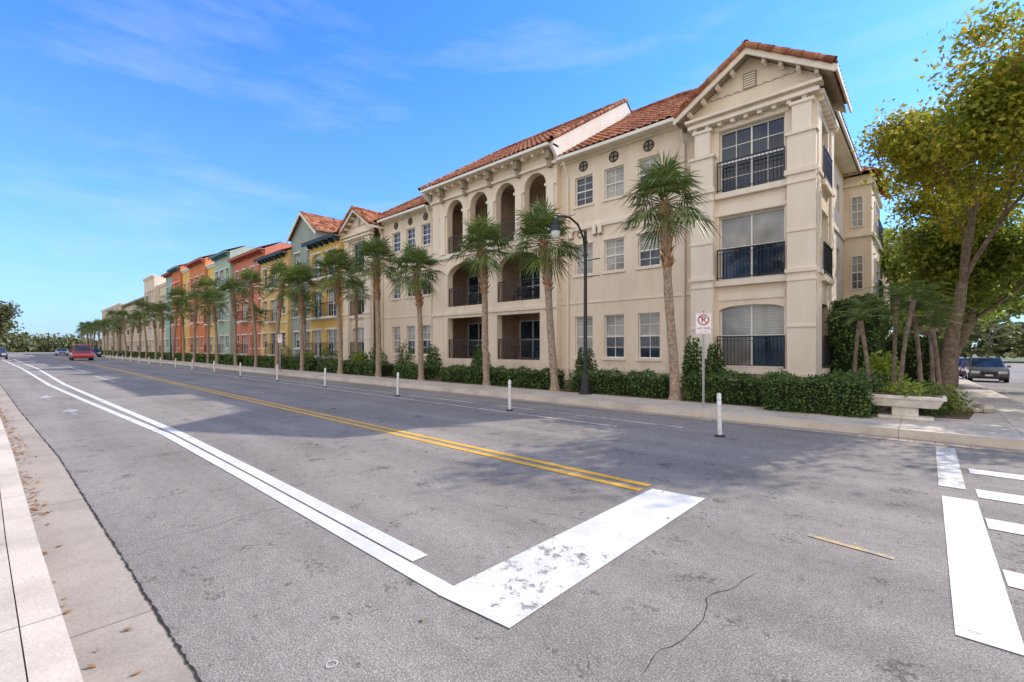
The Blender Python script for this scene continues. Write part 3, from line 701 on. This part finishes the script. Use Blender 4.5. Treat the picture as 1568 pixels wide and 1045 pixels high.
hedge('hedge',-4.75,-3.1,12.25,13.2,.13,.78,dens=1100)
hedge('hedge',-8.6,-5.45,12.25,13.1,.13,.72,dens=900)
hedge('hedge',-15.4,-9.45,12.3,13.1,.13,.68,dens=700,size=.042)
hedge('hedge',-19,-16.7,12.3,13.1,.13,.68,dens=600,size=.045)
hedge('hedge',-27,-20.2,12.3,13.2,.13,.7,dens=350,size=.06)
hedge('hedge',-40,-28,12.3,13.3,.13,.8,dens=220,size=.075)
hedge('hedge',-90,-42,12.3,13.4,.13,.8,dens=90,size=.11)
hedge('hedge',-150,-92,12.3,13.4,.13,.8,dens=30,size=.2)
hedge('tall_hedge',-2.3,-1.2,18.2,22.5,-.1,3.1,dens=420,size=.055,irr=.08)
hedge('low_hedge',-1.7,-.9,13.2,17.8,.1,.75,dens=500,size=.05)
hedge('tall_hedge',-1.6,.3,24,34,-.4,1.9,dens=160,size=.09,irr=.15)
def bush(name,c,r,h,mat,n,size):
    e=empty(name)
    P=[]
    for _ in range(n):
        t=random.uniform(0,2*math.pi); u=random.random(); q=random.random()**.4
        rr=r*q*math.sqrt(1-u*u*.9); P.append((c[0]+rr*math.cos(t)*(1+.25*math.sin(3*t)),c[1]+rr*math.sin(t),c[2]+h*u*q+.05+random.gauss(0,.04)))
    leafmesh('leaves',P,size,mat,e)
    st=MB()
    for k in range(6):
        t=k*1.05; st.tube([(c[0],c[1],c[2]),(c[0]+r*.5*math.cos(t),c[1]+r*.5*math.sin(t),c[2]+h*.7)],[.02,.008],'bark',5)
    st.obj('stems',e)
for (x,y,r,h) in ((-5.75,15.2,.4,1.8),(-5.1,15.3,.35,1.6),(-9.6,14.6,.45,1.5),(-15.2,14.5,.5,1.6),(-18.5,14.3,.5,1.6),(-24.2,14.6,.7,1.5),(-25.8,14.2,.7,1.2),(-21.2,14.5,.6,1.8),(-30,14.4,.8,1.6),(-34,14.5,.9,1.4),(-38,14.5,.8,1.7)):
    bush('shrub',(x,y,.1),r,h,'hedge',int(2200 if x>-20 else 1400),.055)
bush('lime_shrub',(-1.0,17.2,.1),.55,1.3,'lime',1300,.08); bush('lime_shrub',(-24.9,13.9,.1),.6,1.3,'lime',700,.09); bush('lime_shrub',(-32,13.8,.1),.6,1.1,'lime',500,.1)
def fan_frond(mb,base,az,el,L,rnd):
    d=Vector((math.cos(az)*math.cos(el),math.sin(az)*math.cos(el),math.sin(el)))
    side=Vector((-math.sin(az),math.cos(az),0)); up=side.cross(d)*-1
    if up.z<0: up=-up
    pl=L*.5; droop=rnd.uniform(.12,.3)
    p0=Vector(base); p1=p0+d*pl*.6+Vector((0,0,-droop*.1*L)); p2=p0+d*pl+Vector((0,0,-droop*.35*L))
    mb.tube([p0,p1,p2],[.018,.012,.009],'palm',4,False)
    dd=(p2-p1).normalized(); n=21
    for i in range(n):
        t=(i/(n-1)-.5)*2; ang=t*2.0; ll=L*.66*(1-.28*abs(t))*rnd.uniform(.8,1.12)
        v=(dd*math.cos(ang)+side*math.sin(ang)).normalized(); v=(v+up*.12*abs(t)+Vector((0,0,-.08))).normalized()
        wv=v.cross(up).normalized()*.018*(L/1.1)
        q1=p2+v*ll*.5; q2=p2+v*ll*rnd.uniform(.92,1.05)+Vector((0,0,-ll*rnd.uniform(.08,.45)))
        mb.poly([p2,q1+wv*1.2,q2,q1-wv*1.2],'palm')
def make_palm_mesh(H,lean,R,seed,nf=34):
    rnd=random.Random(seed); tr=MB(); cr=MB(); N_=22; pts=[];rad=[]
    for i in range(N_+1):
        t=i/N_; pts.append((lean[0]*t**1.5+.03*math.sin(t*7+seed),lean[1]*t**1.5,H*t)); rad.append(.128*(1-.18*t)+(.05 if i==0 else 0)+rnd.uniform(-.009,.009)+(.03 if t>.74 else 0))
    tr.tube(pts,rad,'palmbark',12)
    for k in range(130):
        t=min(rnd.uniform(.66,1.0),.995); i=int(t*N_); p=Vector(pts[i]).lerp(Vector(pts[min(i+1,N_)]),t*N_-i)
        a=rnd.uniform(0,6.28); o=Vector((math.cos(a),math.sin(a),0)); s_=Vector((-o.y,o.x,0)); l=rnd.uniform(.10,.22)
        b=p+o*.11
        tr.poly([b-s_*.04,b+s_*.04,b+o*l*.7+s_*.018+Vector((0,0,l)),b+o*l*.7-s_*.018+Vector((0,0,l))],'boots')
        tr.poly([b-s_*.04+Vector((0,0,.05)),b+s_*.04+Vector((0,0,.05)),b+o*l*.7+Vector((0,0,l+.01))],'palmbark')
    top=Vector(pts[-1])+Vector((0,0,.1))
    for k in range(nf):
        az=k*2.399+rnd.uniform(-.4,.4); f=k/nf; el=math.radians(84-f*112+rnd.uniform(-14,14))
        fan_frond(cr,top+Vector((math.cos(az)*.06,math.sin(az)*.06,-.35*f+.1)),az,el,R*rnd.uniform(.75,1.18),rnd)
    return tr,cr
def place_palm(x,y,z,meshes,rot=0,sc=1):
    e=empty('palm_tree',(x,y,z)); e.rotation_euler=(0,0,rot); e.scale=(sc,sc,sc)
    for n,me in meshes:
        o=bpy.data.objects.new(n,me); COL.objects.link(o); o.parent=e
def pm(H,lean,R,seed,nf=34):
    tr,cr=make_palm_mesh(H,lean,R,seed,nf); a=tr.obj('trunk',smooth=False); b=cr.obj('fronds')
    r=[('trunk',a.data),('fronds',b.data)]
    bpy.data.objects.remove(a); bpy.data.objects.remove(b); return r
near=[(-5.05,12.0,5.45,(-.35,.1),1.27,1),(-9.0,11.9,5.0,(-.55,.1),1.25,2),(-12.25,12,5.15,(-.25,0),1.25,3),(-16.3,12,4.8,(-.35,0),1.3,4),(-19.75,12,5.7,(-.45,.1),1.35,5),(-23.6,12,5.5,(-.4,0),1.4,6),(-28.5,12,5.3,(-.3,0),1.4,7)]
for x,y,H,l,R,s in near: place_palm(x,y,.12,pm(H,l,R,s,46))
far=[pm(5.4,(-.3,0),1.45,11,28),pm(6.6,(-.4,.1),1.55,12,28),pm(5.9,(.2,0),1.45,13,28)]
x=-32
k=0
while x>-165:
    place_palm(x,12+random.uniform(-.2,.2),.12,far[k%3],random.uniform(0,6.28),random.uniform(.88,1.12)); k+=1; x-=random.uniform(3.2,5.0)*(1 if x>-70 else 1.3)
for x,y,s in ((-27,14.8,.75),(-35,15,.8),(-45,14.5,.8)): place_palm(x,y,.12,far[k%3],k,s); k+=1
def feather_palm(x,y,z,H,R,seed,n=17):
    rnd=random.Random(seed); e=empty('date_palm'); tr=MB(); cr=MB()
    lean=(rnd.uniform(-.25,.25),rnd.uniform(-.1,.1))
    pts=[(x+lean[0]*t*t,y+lean[1]*t,z+H*t) for t in np.linspace(0,1,7)]
    tr.tube(pts,[.06,.05,.045,.04,.04,.045,.06],'bark',9); top=Vector(pts[-1])
    for k in range(n):
        az=k*2.4+rnd.uniform(-.3,.3); el=math.radians(80-55*k/n); L=R*rnd.uniform(.8,1.15) 
        dirh=Vector((math.cos(az),math.sin(az),0)); side=Vector((-math.sin(az),math.cos(az),0))
        P=[]
        for i in range(9):
            t=i/8; P.append(top+dirh*L*t*math.cos(el*(1-t*.3))+Vector((0,0,L*(math.sin(el)*t-.62*t*t))))
        cr.tube(P,[.010]*6+[.006]*3,'palm',4,False)
        for i in range(1,9):
            for sg in (-1,1):
                for h in (0,.33,.66):
                    p=P[i-1].lerp(P[i],.33+h); v=(side*sg+ (P[i]-P[i-1]).normalized()*.9+Vector((0,0,rnd.uniform(-.35,.1)))).normalized(); l=L*.25*(1-.5*abs(i/8-.4))*rnd.uniform(.8,1.1)
                    w=(P[i]-P[i-1]).normalized()*.010
                    cr.poly([p-w,p+w,p+v*l],'palm')
    tr.obj('trunk',e); cr.obj('fronds',e)
for a in ((-.95,12.9,.15,2.0,.75,1),(-.45,13.0,.15,2.45,.85,2),(-.1,13.4,.15,2.2,.85,3),(.2,13.6,.15,1.85,.8,4),(-.6,14.2,.15,2.6,.85,5),(-1.5,15.6,.15,2.4,.9,6),(.1,15.0,.1,2.3,.9,7)): feather_palm(*a)
bush('flower_shrub',(-.15,12.75,.15),.5,.7,'hedge',1700,.035); bush('flower_shrub',(.25,13.4,.15),.45,.6,'oakdark',1200,.035)
# broadleaf trees
def tree(name,base,H,spread,seed,leafmat,ncl,per,size,r0=.26,lean=(0,0),zmin=.32,sig=.42,shift=0):
    rnd=random.Random(seed); e=empty(name); br=MB(); tips=[]
    base=Vector(base)
    def grow(p,d,L,r,depth):
        n=5; pts=[p]; q=p.copy(); dd=d.copy()
        for i in range(n):
            dd=(dd+Vector((rnd.gauss(0,.12),rnd.gauss(0,.12),rnd.gauss(.03,.08)))).normalized(); q=q+dd*L/n; pts.append(q.copy())
        rad=[r*(1-.5*i/n) for i in range(n+1)]
        br.tube(pts,rad,'bark',8 if depth<2 else 5,False)
        if depth>=2: tips.extend(pts[2:])
        if depth>=4: return
        k=rnd.choice((2,3)) if depth>0 else 4
        for j in range(k):
            i=rnd.randint(2,n) if depth>0 else n
            a=rnd.uniform(0,6.28) if depth>0 else j*1.57+rnd.uniform(-.3,.3); s_=rnd.uniform(.45,.95)
            nd=(dd+Vector((math.cos(a)*s_,math.sin(a)*s_,rnd.uniform(-.15,.35)))).normalized()
            grow(pts[i],nd,L*rnd.uniform(.62,.85),rad[i]*.68,depth+1)
    d0=Vector((lean[0],lean[1],1)).normalized()
    grow(base,d0,H*zmin,r0,0)
    T=np.array([list(t) for t in tips])
    mz=T[:,2].max()-base.z; s=H*.93/mz; cxm=float(np.median(T[:,0])); cym=float(np.median(T[:,1]))
    sx=spread/max(1e-3,np.percentile(np.hypot(T[:,0]-cxm,T[:,1]-cym),92)); sx=min(max(sx,.4),2.2)
    dx=(base.x+shift)-cxm; dy=base.y-cym
    def fit(v):
        t=min(1,max(0,(v[2]-base.z)/(mz*.75))); k=1+(sx-1)*min(1,t*2); t=t*t*(3-2*t)
        axx=base.x+(cxm-base.x)*t; ayy=base.y+(cym-base.y)*t
        return (axx+dx*t+(v[0]-axx)*k, ayy+dy*t+(v[1]-ayy)*k, base.z+(v[2]-base.z)*s)
    br.v=[fit(v) for v in br.v]; T=np.array([fit(v) for v in T])
    br.obj('trunk_and_limbs',e,smooth=True)
    idx=rng.choice(len(T),size=ncl); P=[]
    for i in idx:
        m=int(per*rnd.uniform(.4,1.5)); cc=T[i]+rng.normal(0,.2,3)
        P.append(cc+rng.normal(0,1,(m,3))*np.array([sig,sig,sig*.62])*rnd.uniform(.5,1.1))
    P=np.concatenate(P); leafmesh('leaves',P,size,leafmat,e)
tree('oak_tree',(.35,20,-.05),11.7,3.5,21,'oak',640,78,.078,.25,(.03,-.03),.32,.42,1.2)
tree('oak_tree',(.75,27,-.2),9.4,3.5,5,'oakdark',430,85,.11,.22,(-.02,0),.24,.55,1.4)
tree('oak_tree',(.9,36,-.4),9.8,3.8,9,'oakdark',300,75,.14,.24,(0,0),.24,.7,1.0)
tree('oak_tree',(5.2,18.5,-.1),8.2,3.4,33,'oak',280,75,.085,.25,(0,0),.34,.38)
tree('oak_tree',(14.5,40,-.6),11,5.0,14,'oakdark',240,65,.17,.35,(0,0),.3,.7)
tree('oak_tree',(.6,50,-.8),10.5,4.4,16,'oakdark',220,65,.18,.26,(0,0),.26,.8)
tree('oak_tree',(.6,72,-1),11,6,17,'oakdark',200,60,.24,.3,(0,0),.3,.9)
tree('oak_tree',(-168,-5,0),12.5,9,18,'far',520,70,.38,.5,(0,0),.18,1.3)
def treeline(name,pts,n,size):
    P=[]
    for (x,y,r,h) in pts:
        m=int(n*r*h/20); u=rng.normal(0,1,(m,3)); u/=np.linalg.norm(u,axis=1,keepdims=True); u*=rng.uniform(.6,1.02,(m,1))
        u[:,2]=np.abs(u[:,2]); P.append(np.array([x,y,0])+u*np.array([r,r,h])*(1+.15*np.sin(u[:,:1]*6)))
    leafmesh(name,np.concatenate(P),size,'far')
pts=[(-240+random.uniform(-20,10),y,random.uniform(6,10),random.uniform(5,11)) for y in range(-90,60,8)]
pts+=[(x,-24+random.uniform(-3,3),5,random.uniform(6,9)) for x in range(-235,-150,10)]
treeline('distant_trees',pts,420,.7)
pts=[(x,120+random.uniform(-5,10),8,random.uniform(7,11)) for x in range(-20,90,9)]
treeline('distant_trees',pts,420,.7)
# ------------------------------------------------------------------ street furniture
def delineator(x,y):
    e=empty('delineator_post',(x,y,0)); mb=MB()
    mb.tube([(0,0,0),(0,0,.02),(0,0,.035)],[.085,.085,.05],'black',14); mb.tube([(0,0,.03),(0,0,.74),(0,0,.76)],[.036,.036,.02],'plastic',14)
    mb.tube([(0,0,.55),(0,0,.62)],[.0375,.0375],'signwhite',14); mb.tube([(0,0,.66),(0,0,.70)],[.0375,.0375],'signwhite',14)
    mb.obj('post',e,smooth=False); e.rotation_euler=(random.uniform(-.04,.04),random.uniform(-.04,.04),0)
for k in range(16): delineator(-2.68-4.95*k,8.32-(.05 if k%2 else 0))
L=empty('street_lamp',(-7.7,11.75,.146)); mb=MB()
mb.tube([(0,0,0),(0,0,.08),(0,0,.1),(0,0,.5),(0,0,.6),(0,0,.65)],[.2,.2,.15,.13,.08,.075],'black',16)
mb.tube([(0,0,.65),(0,0,4.95),(0,0,5.0)],[.062,.045,.02],'black',14)
for z in (1.2,4.2,4.6): mb.tube([(0,0,z),(0,0,z+.06)],[.075,.075],'black',14)
arm=[(0,-.02+.0,4.35),(0,-.12,4.75),(0,-.40,5.08),(0,-.8,5.2),(0,-1.2,5.17),(0,-1.42,5.08),(0,-1.5,4.95)]
mb.tube(arm,[.03]*7,'black',8); mb.tube([(0,0,4.9),(0,-.25,4.95),(0,-.5,5.1)],[.018]*3,'black',6)
mb.tube([(0,-.15,4.8),(0,-.3,4.68),(0,-.42,4.75),(0,-.38,4.86),(0,-.28,4.84)],[.015]*5,'black',6)
mb.box(.02,.5,-.012,.012,4.05,4.08,'black'); mb.box(.02,.5,-.012,.012,3.55,3.57,'black')
mb.tube([(0,-1.5,4.97),(0,-1.5,4.9),(0,-1.5,4.86),(0,-1.5,4.78),(0,-1.5,4.70),(0,-1.5,4.68)],[.03,.05,.10,.14,.17,.17],'black',18)
mb.tube([(0,-1.5,4.68),(0,-1.5,4.60),(0,-1.5,4.52),(0,-1.5,4.47),(0,-1.5,4.45)],[.13,.13,.10,.05,.01],'lamp',18)
mb.obj('pole_arm_lantern',L,smooth=False)
for x in (-62,-98):
    L2=empty('street_lamp',(x,11.75,.146)); o=bpy.data.objects.new('pole_arm_lantern',bpy.data.objects['pole_arm_lantern'].data); COL.objects.link(o); o.parent=L2
def text(s,size,loc,mat,parent,rz,ext=.001):
    c=bpy.data.curves.new('lettering','FONT'); c.body=s; c.size=size; c.align_x='CENTER'; c.align_y='CENTER'; c.extrude=ext
    c.materials.append(M[mat]); o=bpy.data.objects.new('lettering',c); COL.objects.link(o); o.parent=parent; o.location=loc; o.rotation_euler=(math.pi/2,0,rz); return o
def nosign(x,y,sc=1):
    S=empty('no_parking_sign',(x,y,.146)); S.rotation_euler=(0,0,math.radians(22)); mb=MB()
    mb.box(-.025,.025,-.015,.015,0,2.28,'steel')
    mb.obj('post',S)
    mb=MB(); mb.box(-.165,.165,-.026,-.02,1.72,2.22,'signwhite'); mb.obj('plate',S,bevel=.004)
    mb=MB(); n=28; T=np.linspace(0,2*math.pi,n+1)
    for a,b in zip(T,T[1:]):
        mb.poly([(r*math.cos(t),-.0285,2.06+r*math.sin(t)) for r,t in ((.10,a),(.125,a),(.125,b),(.10,b))],'red')
    mb.poly([(-.085,-.031,2.06+.07),(-.07,-.031,2.06+.085),(.085,-.031,2.06-.07),(.07,-.031,2.06-.085)],'red')
    for z0,z1 in ((1.735,1.741),(2.199,2.205)): mb.poly([(-.15,-.0285,z0),(.15,-.0285,z0),(.15,-.0285,z1),(-.15,-.0285,z1)],'red')
    mb.obj('prohibition_symbol',S)
    text('P',.2,(0,-.029,2.06),'black',S,0); text('ANY TIME',.062,(0,-.029,1.86),'red',S,0); text('< - >',.07,(0,-.029,1.79),'red',S,0)
nosign(-3.88,10.9); nosign(-29,10.9)
Bn=empty('stone_planter_bench',(-.33,11.95,.146)); mb=MB()
mb.box(-.42,.42,-.18,.18,.0,.06,'stone'); mb.box(-.2,.2,-.13,.13,.06,.24,'stone')
mb.hexa([(-.48,-.18,.24),(.48,-.18,.24),(.48,.18,.24),(-.48,.18,.24),(-.56,-.24,.40),(.56,-.24,.40),(.56,.24,.40),(-.56,.24,.40)],'stone')
mb.box(-.6,.6,-.27,.27,.40,.47,'stone'); mb.obj('basin',Bn,bevel=.012)
mb=MB(); mb.box(-.54,.54,-.21,.21,.471,.478,'soil'); mb.obj('soil',Bn)
bush('planter_flowers',(-.33,11.95,.6),.38,.25,'lime',500,.03)
R=empty('rock_pile'); mb=MB()
for k in range(46):
    a=random.uniform(0,6.28); r=random.random()**.5*.62; s=random.uniform(.06,.15)
    c=Vector((.42+r*math.cos(a),14.3+r*math.sin(a)*.8,.15+s*.5+max(0,.16-.25*r)))
    T=[Vector((math.cos(t)*random.uniform(.8,1.1),math.sin(t)*random.uniform(.7,1.1),0))*s for t in np.linspace(0,6.283,8)[:-1]]
    b=len(mb.v)
    for zz,sc in ((-.5,.7),(0,1.0),(.45,.65)):
        for v in T: mb.v.append(tuple(c+v*sc+Vector((0,0,zz*s*1.1))))
    kk=mb.mi('rock')
    for l in range(2):
        for q in range(7): mb.f.append((b+l*7+q,b+l*7+(q+1)%7,b+(l+1)*7+(q+1)%7,b+(l+1)*7+q)); mb.m.append(kk)
    mb.f.append(tuple(b+14+q for q in range(7))); mb.m.append(kk)
mb.obj('stones',R)
def chair(x,y,z,rot,mat):
    e=empty('patio_chair',(x,y,z)); e.rotation_euler=(0,0,rot); mb=MB()
    for a in (-.25,.25):
        for b in (-.25,.25): mb.box(a-.02,a+.02,b-.02,b+.02,0,.42 if b<0 else .9,mat)
    for k in range(5): mb.box(-.27,.27,-.25+k*.1,-.17+k*.1,.42,.445,mat)
    for k in range(5): mb.box(-.23+k*.1,-.17+k*.1,.275,.295,.45,.95,mat)
    for a in (-.29,.25): mb.box(a,a+.04,-.27,.25,.62,.65,mat)
    mb.obj('frame',e)
def ptable(x,y,z):
    e=empty('patio_table',(x,y,z)); mb=MB()
    mb.tube([(0,0,.68),(0,0,.71)],[.34,.34],'black',18); mb.tube([(0,0,0),(0,0,.68)],[.03,.03],'black',8)
    for k in range(3): t=k*2.09; mb.tube([(0,0,.12),(.26*math.cos(t),.26*math.sin(t),.0)],[.02,.02],'black',6)
    mb.obj('top_and_base',e)
chair(-15.8,17.95,F2,.3,'black'); chair(-14.5,18.0,F2,-.4,'black'); ptable(-15.15,17.9,F2); chair(-15.6,17.9,.95,.1,'black'); chair(-14.4,17.85,.95,-.5,'blue'); chair(-19.4,18.0,F2,.5,'black'); chair(-18.4,18.0,F2,-.3,'black')
chair(-19.6,18.0,.95,.3,'black'); ptable(-18.9,17.9,.95); chair(-16.0,18.0,F3,.3,'black'); chair(-19.9,18.0,F3,.3,'black')
# ------------------------------------------------------------------ cars
def carpaint(name,c):
    m,nt,b=newmat(name); b.inputs['Roughness'].default_value=.3; b.inputs['Metallic'].default_value=.2; b.inputs['Coat Weight'].default_value=1
    nt.links.new(ramp(nt,noise(nt,3,3),[(.3,tuple(x*.85 for x in c)),(.7,c)]),b.inputs['Base Color']); return m
def car(name,loc,heading,col,kind='suv'):
    e=empty(name,loc); e.rotation_euler=(0,0,heading); m=carpaint(name+'_paint',col)
    if kind=='van':
        L,W,H=4.9,1.95,1.95; low=[(-2.4,.35),(-2.4,1.05),(1.6,1.05),(2.3,.85),(2.42,.6),(2.4,.35)]; cab=[(-2.38,1.05),(-2.3,1.85),(-2.0,H),(.7,H),(1.6,1.05)]
    elif kind=='suv':
        L,W,H=4.5,1.85,1.62; low=[(-2.2,.3),(-2.25,.9),(-2.2,1.0),(.95,1.0),(2.05,.9),(2.22,.65),(2.2,.3)]; cab=[(-2.18,1.0),(-1.85,1.55),(-1.5,H),(.1,H),(.95,1.0)]
    else:
        L,W,H=4.5,1.8,1.42; low=[(-2.2,.28),(-2.25,.8),(-2.1,.92),(.9,.9),(2.05,.75),(2.22,.55),(2.2,.28)]; cab=[(-1.8,.92),(-1.1,1.38),(-.7,H),(.1,H),(.95,.9)]
    def prism(mb,P,w0,w1,mat,zlo,zhi):
        fy=lambda z:w0+(w1-w0)*min(1,max(0,(z-zlo)/(zhi-zlo)))
        for s in (-1,1): mb.poly([(x,s*fy(z),z) for x,z in P],mat)
        for p,q in zip(P,P[1:]+P[:1]): mb.poly([(p[0],-fy(p[1]),p[1]),(q[0],-fy(q[1]),q[1]),(q[0],fy(q[1]),q[1]),(p[0],fy(p[1]),p[1])],mat)
    b=MB(); prism(b,low,W/2-.02,W/2,m,.3,1.0); b.obj('body',e,bevel=.05)
    zc=cab[0][1]; c=MB(); prism(c,cab,W/2-.06,W/2-.22,m,zc,H); c.obj('cabin',e,bevel=.03)
    g=MB()
    fy=lambda z:(W/2-.06)+(-.16)*(z-zc)/(H-zc)+.012
    z0=zc+.04; z1=H-.1; xf0,xf1=cab[-1][0]-.12,cab[-2][0]-.0; xb0,xb1=cab[0][0]+.15,cab[2][0]+.02
    xm=(xf1+xb1)/2
    for s in (-1,1):
        g.poly([(xm+.04,s*fy(z0),z0),(xf0-.12,s*fy(z0),z0),(xf1-.03,s*fy(z1),z1),(xm+.04,s*fy(z1),z1)],'glass')
        g.poly([(xb0,s*fy(z0),z0),(xm-.04,s*fy(z0),z0),(xm-.04,s*fy(z1),z1),(xb1,s*fy(z1),z1)],'glass')
    A=Vector((cab[-1][0],0,zc)); Bq=Vector((cab[-2][0],0,H)); nn=Vector((H-zc,0,cab[-1][0]-cab[-2][0])).normalized()*.02
    def sc(t): p=A.lerp(Bq,t)+nn; return p
    p,q=sc(.08),sc(.9); g.poly([(p.x,-W/2+.16,p.z),(p.x,W/2-.16,p.z),(q.x,W/2-.28,q.z),(q.x,-W/2+.28,q.z)],'glass')
    A=Vector((cab[0][0],0,zc)); Bq=Vector((cab[1][0],0,cab[1][1])); p=A.lerp(Bq,.1);q=A.lerp(Bq,.95)
    g.poly([(p.x-.02,-W/2+.16,p.z),(p.x-.02,W/2-.16,p.z),(q.x-.02,W/2-.26,q.z),(q.x-.02,-W/2+.26,q.z)],'glass'); g.obj('windows',e)
    w=MB()
    for x in (-1.4,1.4):
        for s in (-1,1):
            w.tube([(x,s*(W/2-.2),.33),(x,s*(W/2+.01),.33)],[.33,.33],'rubber',18); w.tube([(x,s*(W/2),.33),(x,s*(W/2+.02),.33)],[.2,.2],'rim',12)
    w.obj('wheels',e)
    d=MB()
    for s in (-1,1):
        d.box(2.12,2.235,s*.62-.2,s*.62+.2,.62,.78,'headlight'); d.box(-2.43 if kind=='van' else -2.28,-2.2,s*.75-.1,s*.75+.1,.75,.98,'red')
        d.box(.75,.95,s*(W/2+.08)-.08,s*(W/2+.08)+.08,1.0,1.13,m)
    d.box(2.15,2.24,-.38,.38,.5,.74,'black'); d.box(2.15,2.25,-.85,.85,.28,.42,'black'); d.box(2.2,2.262,-.18,.18,.45,.56,'signwhite'); d.obj('lights_grille_bumper',e)
car('van',(-78,5.7,0),0,(.50,.04,.02),'van')
car('parked_car',(2.95,45,D(45)),-math.pi/2,(.10,.11,.12),'suv')
car('parked_car',(2.9,56,D(56)),-math.pi/2,(.20,.05,.04),'sedan')
car('parked_car',(3.0,63,D(63)),-math.pi/2,(.05,.06,.08),'suv')
car('parked_car',(9.5,58,D(58)),math.pi/2,(.3,.3,.3),'sedan')
car('parked_car',(-95,-1.5,0),0,(.08,.09,.1),'suv')
car('parked_car',(-104,9.0,0),0,(.05,.06,.07),'sedan')
car('parked_car',(-128,6.5,0),0,(.6,.6,.6),'sedan')
# ------------------------------------------------------------------ world & sun
w=bpy.data.worlds.new('World'); scene.world=w; w.use_nodes=True; nt=w.node_tree
bg=nt.nodes['Background']; sky=nt.nodes.new('ShaderNodeTexSky'); sky.sky_type='NISHITA'; sky.sun_disc=False
EL=math.radians(36.5); AZ=math.atan2(.44,1.0)
sky.sun_elevation=EL; sky.sun_rotation=AZ; sky.air_density=1.0; sky.dust_density=.2; sky.ozone_density=2.0
tc=nt.nodes.new('ShaderNodeTexCoord'); vec=tc.outputs['Generated']
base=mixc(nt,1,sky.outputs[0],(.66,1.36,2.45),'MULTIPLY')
sp=nt.nodes.new('ShaderNodeSeparateXYZ'); nt.links.new(vec,sp.inputs[0])
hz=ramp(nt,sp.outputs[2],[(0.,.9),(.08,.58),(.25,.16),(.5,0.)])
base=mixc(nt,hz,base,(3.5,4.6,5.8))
mp=nt.nodes.new('ShaderNodeMapping'); mp.inputs['Scale'].default_value=(1.2,1.2,6.0); mp.inputs['Rotation'].default_value=(.15,.25,.4)
nt.links.new(vec,mp.inputs['Vector'])
cl=noise(nt,1.7,8,.6,mp.outputs[0]); k=ramp(nt,cl,[(.52,0.),(.88,.42)])
base=mixc(nt,k,base,(6.0,6.3,6.5))
# bright cloud bank opposite the sun, out of view, added to brighten shaded facade
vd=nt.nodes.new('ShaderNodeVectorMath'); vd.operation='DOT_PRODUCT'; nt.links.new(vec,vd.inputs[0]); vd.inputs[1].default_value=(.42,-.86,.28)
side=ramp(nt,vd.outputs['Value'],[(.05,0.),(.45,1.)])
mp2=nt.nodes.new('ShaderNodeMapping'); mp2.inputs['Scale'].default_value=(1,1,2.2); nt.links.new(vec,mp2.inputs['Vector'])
fill_clouds=ramp(nt,noise(nt,2.2,6,.6,mp2.outputs[0]),[(.36,0.),(.5,1.)])
base=mixc(nt,math_(nt,'MULTIPLY',side,fill_clouds),base,(10.2,9.5,8.6))
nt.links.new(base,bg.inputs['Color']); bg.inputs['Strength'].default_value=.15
sd=bpy.data.lights.new('sun','SUN'); sd.energy=5.0; sd.angle=math.radians(.5); sd.color=(1,.92,.81)
so=bpy.data.objects.new('sun',sd); COL.objects.link(so)
dv=Vector((-.44,-1,0)).normalized()*math.cos(EL)+Vector((0,0,-math.sin(EL)))
so.rotation_euler=dv.to_track_quat('-Z','Y').to_euler()
# ------------------------------------------------------------------ camera
cam=bpy.data.cameras.new('camera'); co=bpy.data.objects.new('camera',cam); COL.objects.link(co)
co.location=(0,0,1.55); co.rotation_euler=(math.pi/2,0,math.radians(42.4)); cam.lens=16; cam.sensor_width=36; cam.shift_y=.0067
cam.clip_start=.05; cam.clip_end=3000; scene.camera=co
scene.view_settings.view_transform='Standard'; scene.view_settings.look='None'; scene.view_settings.exposure=0
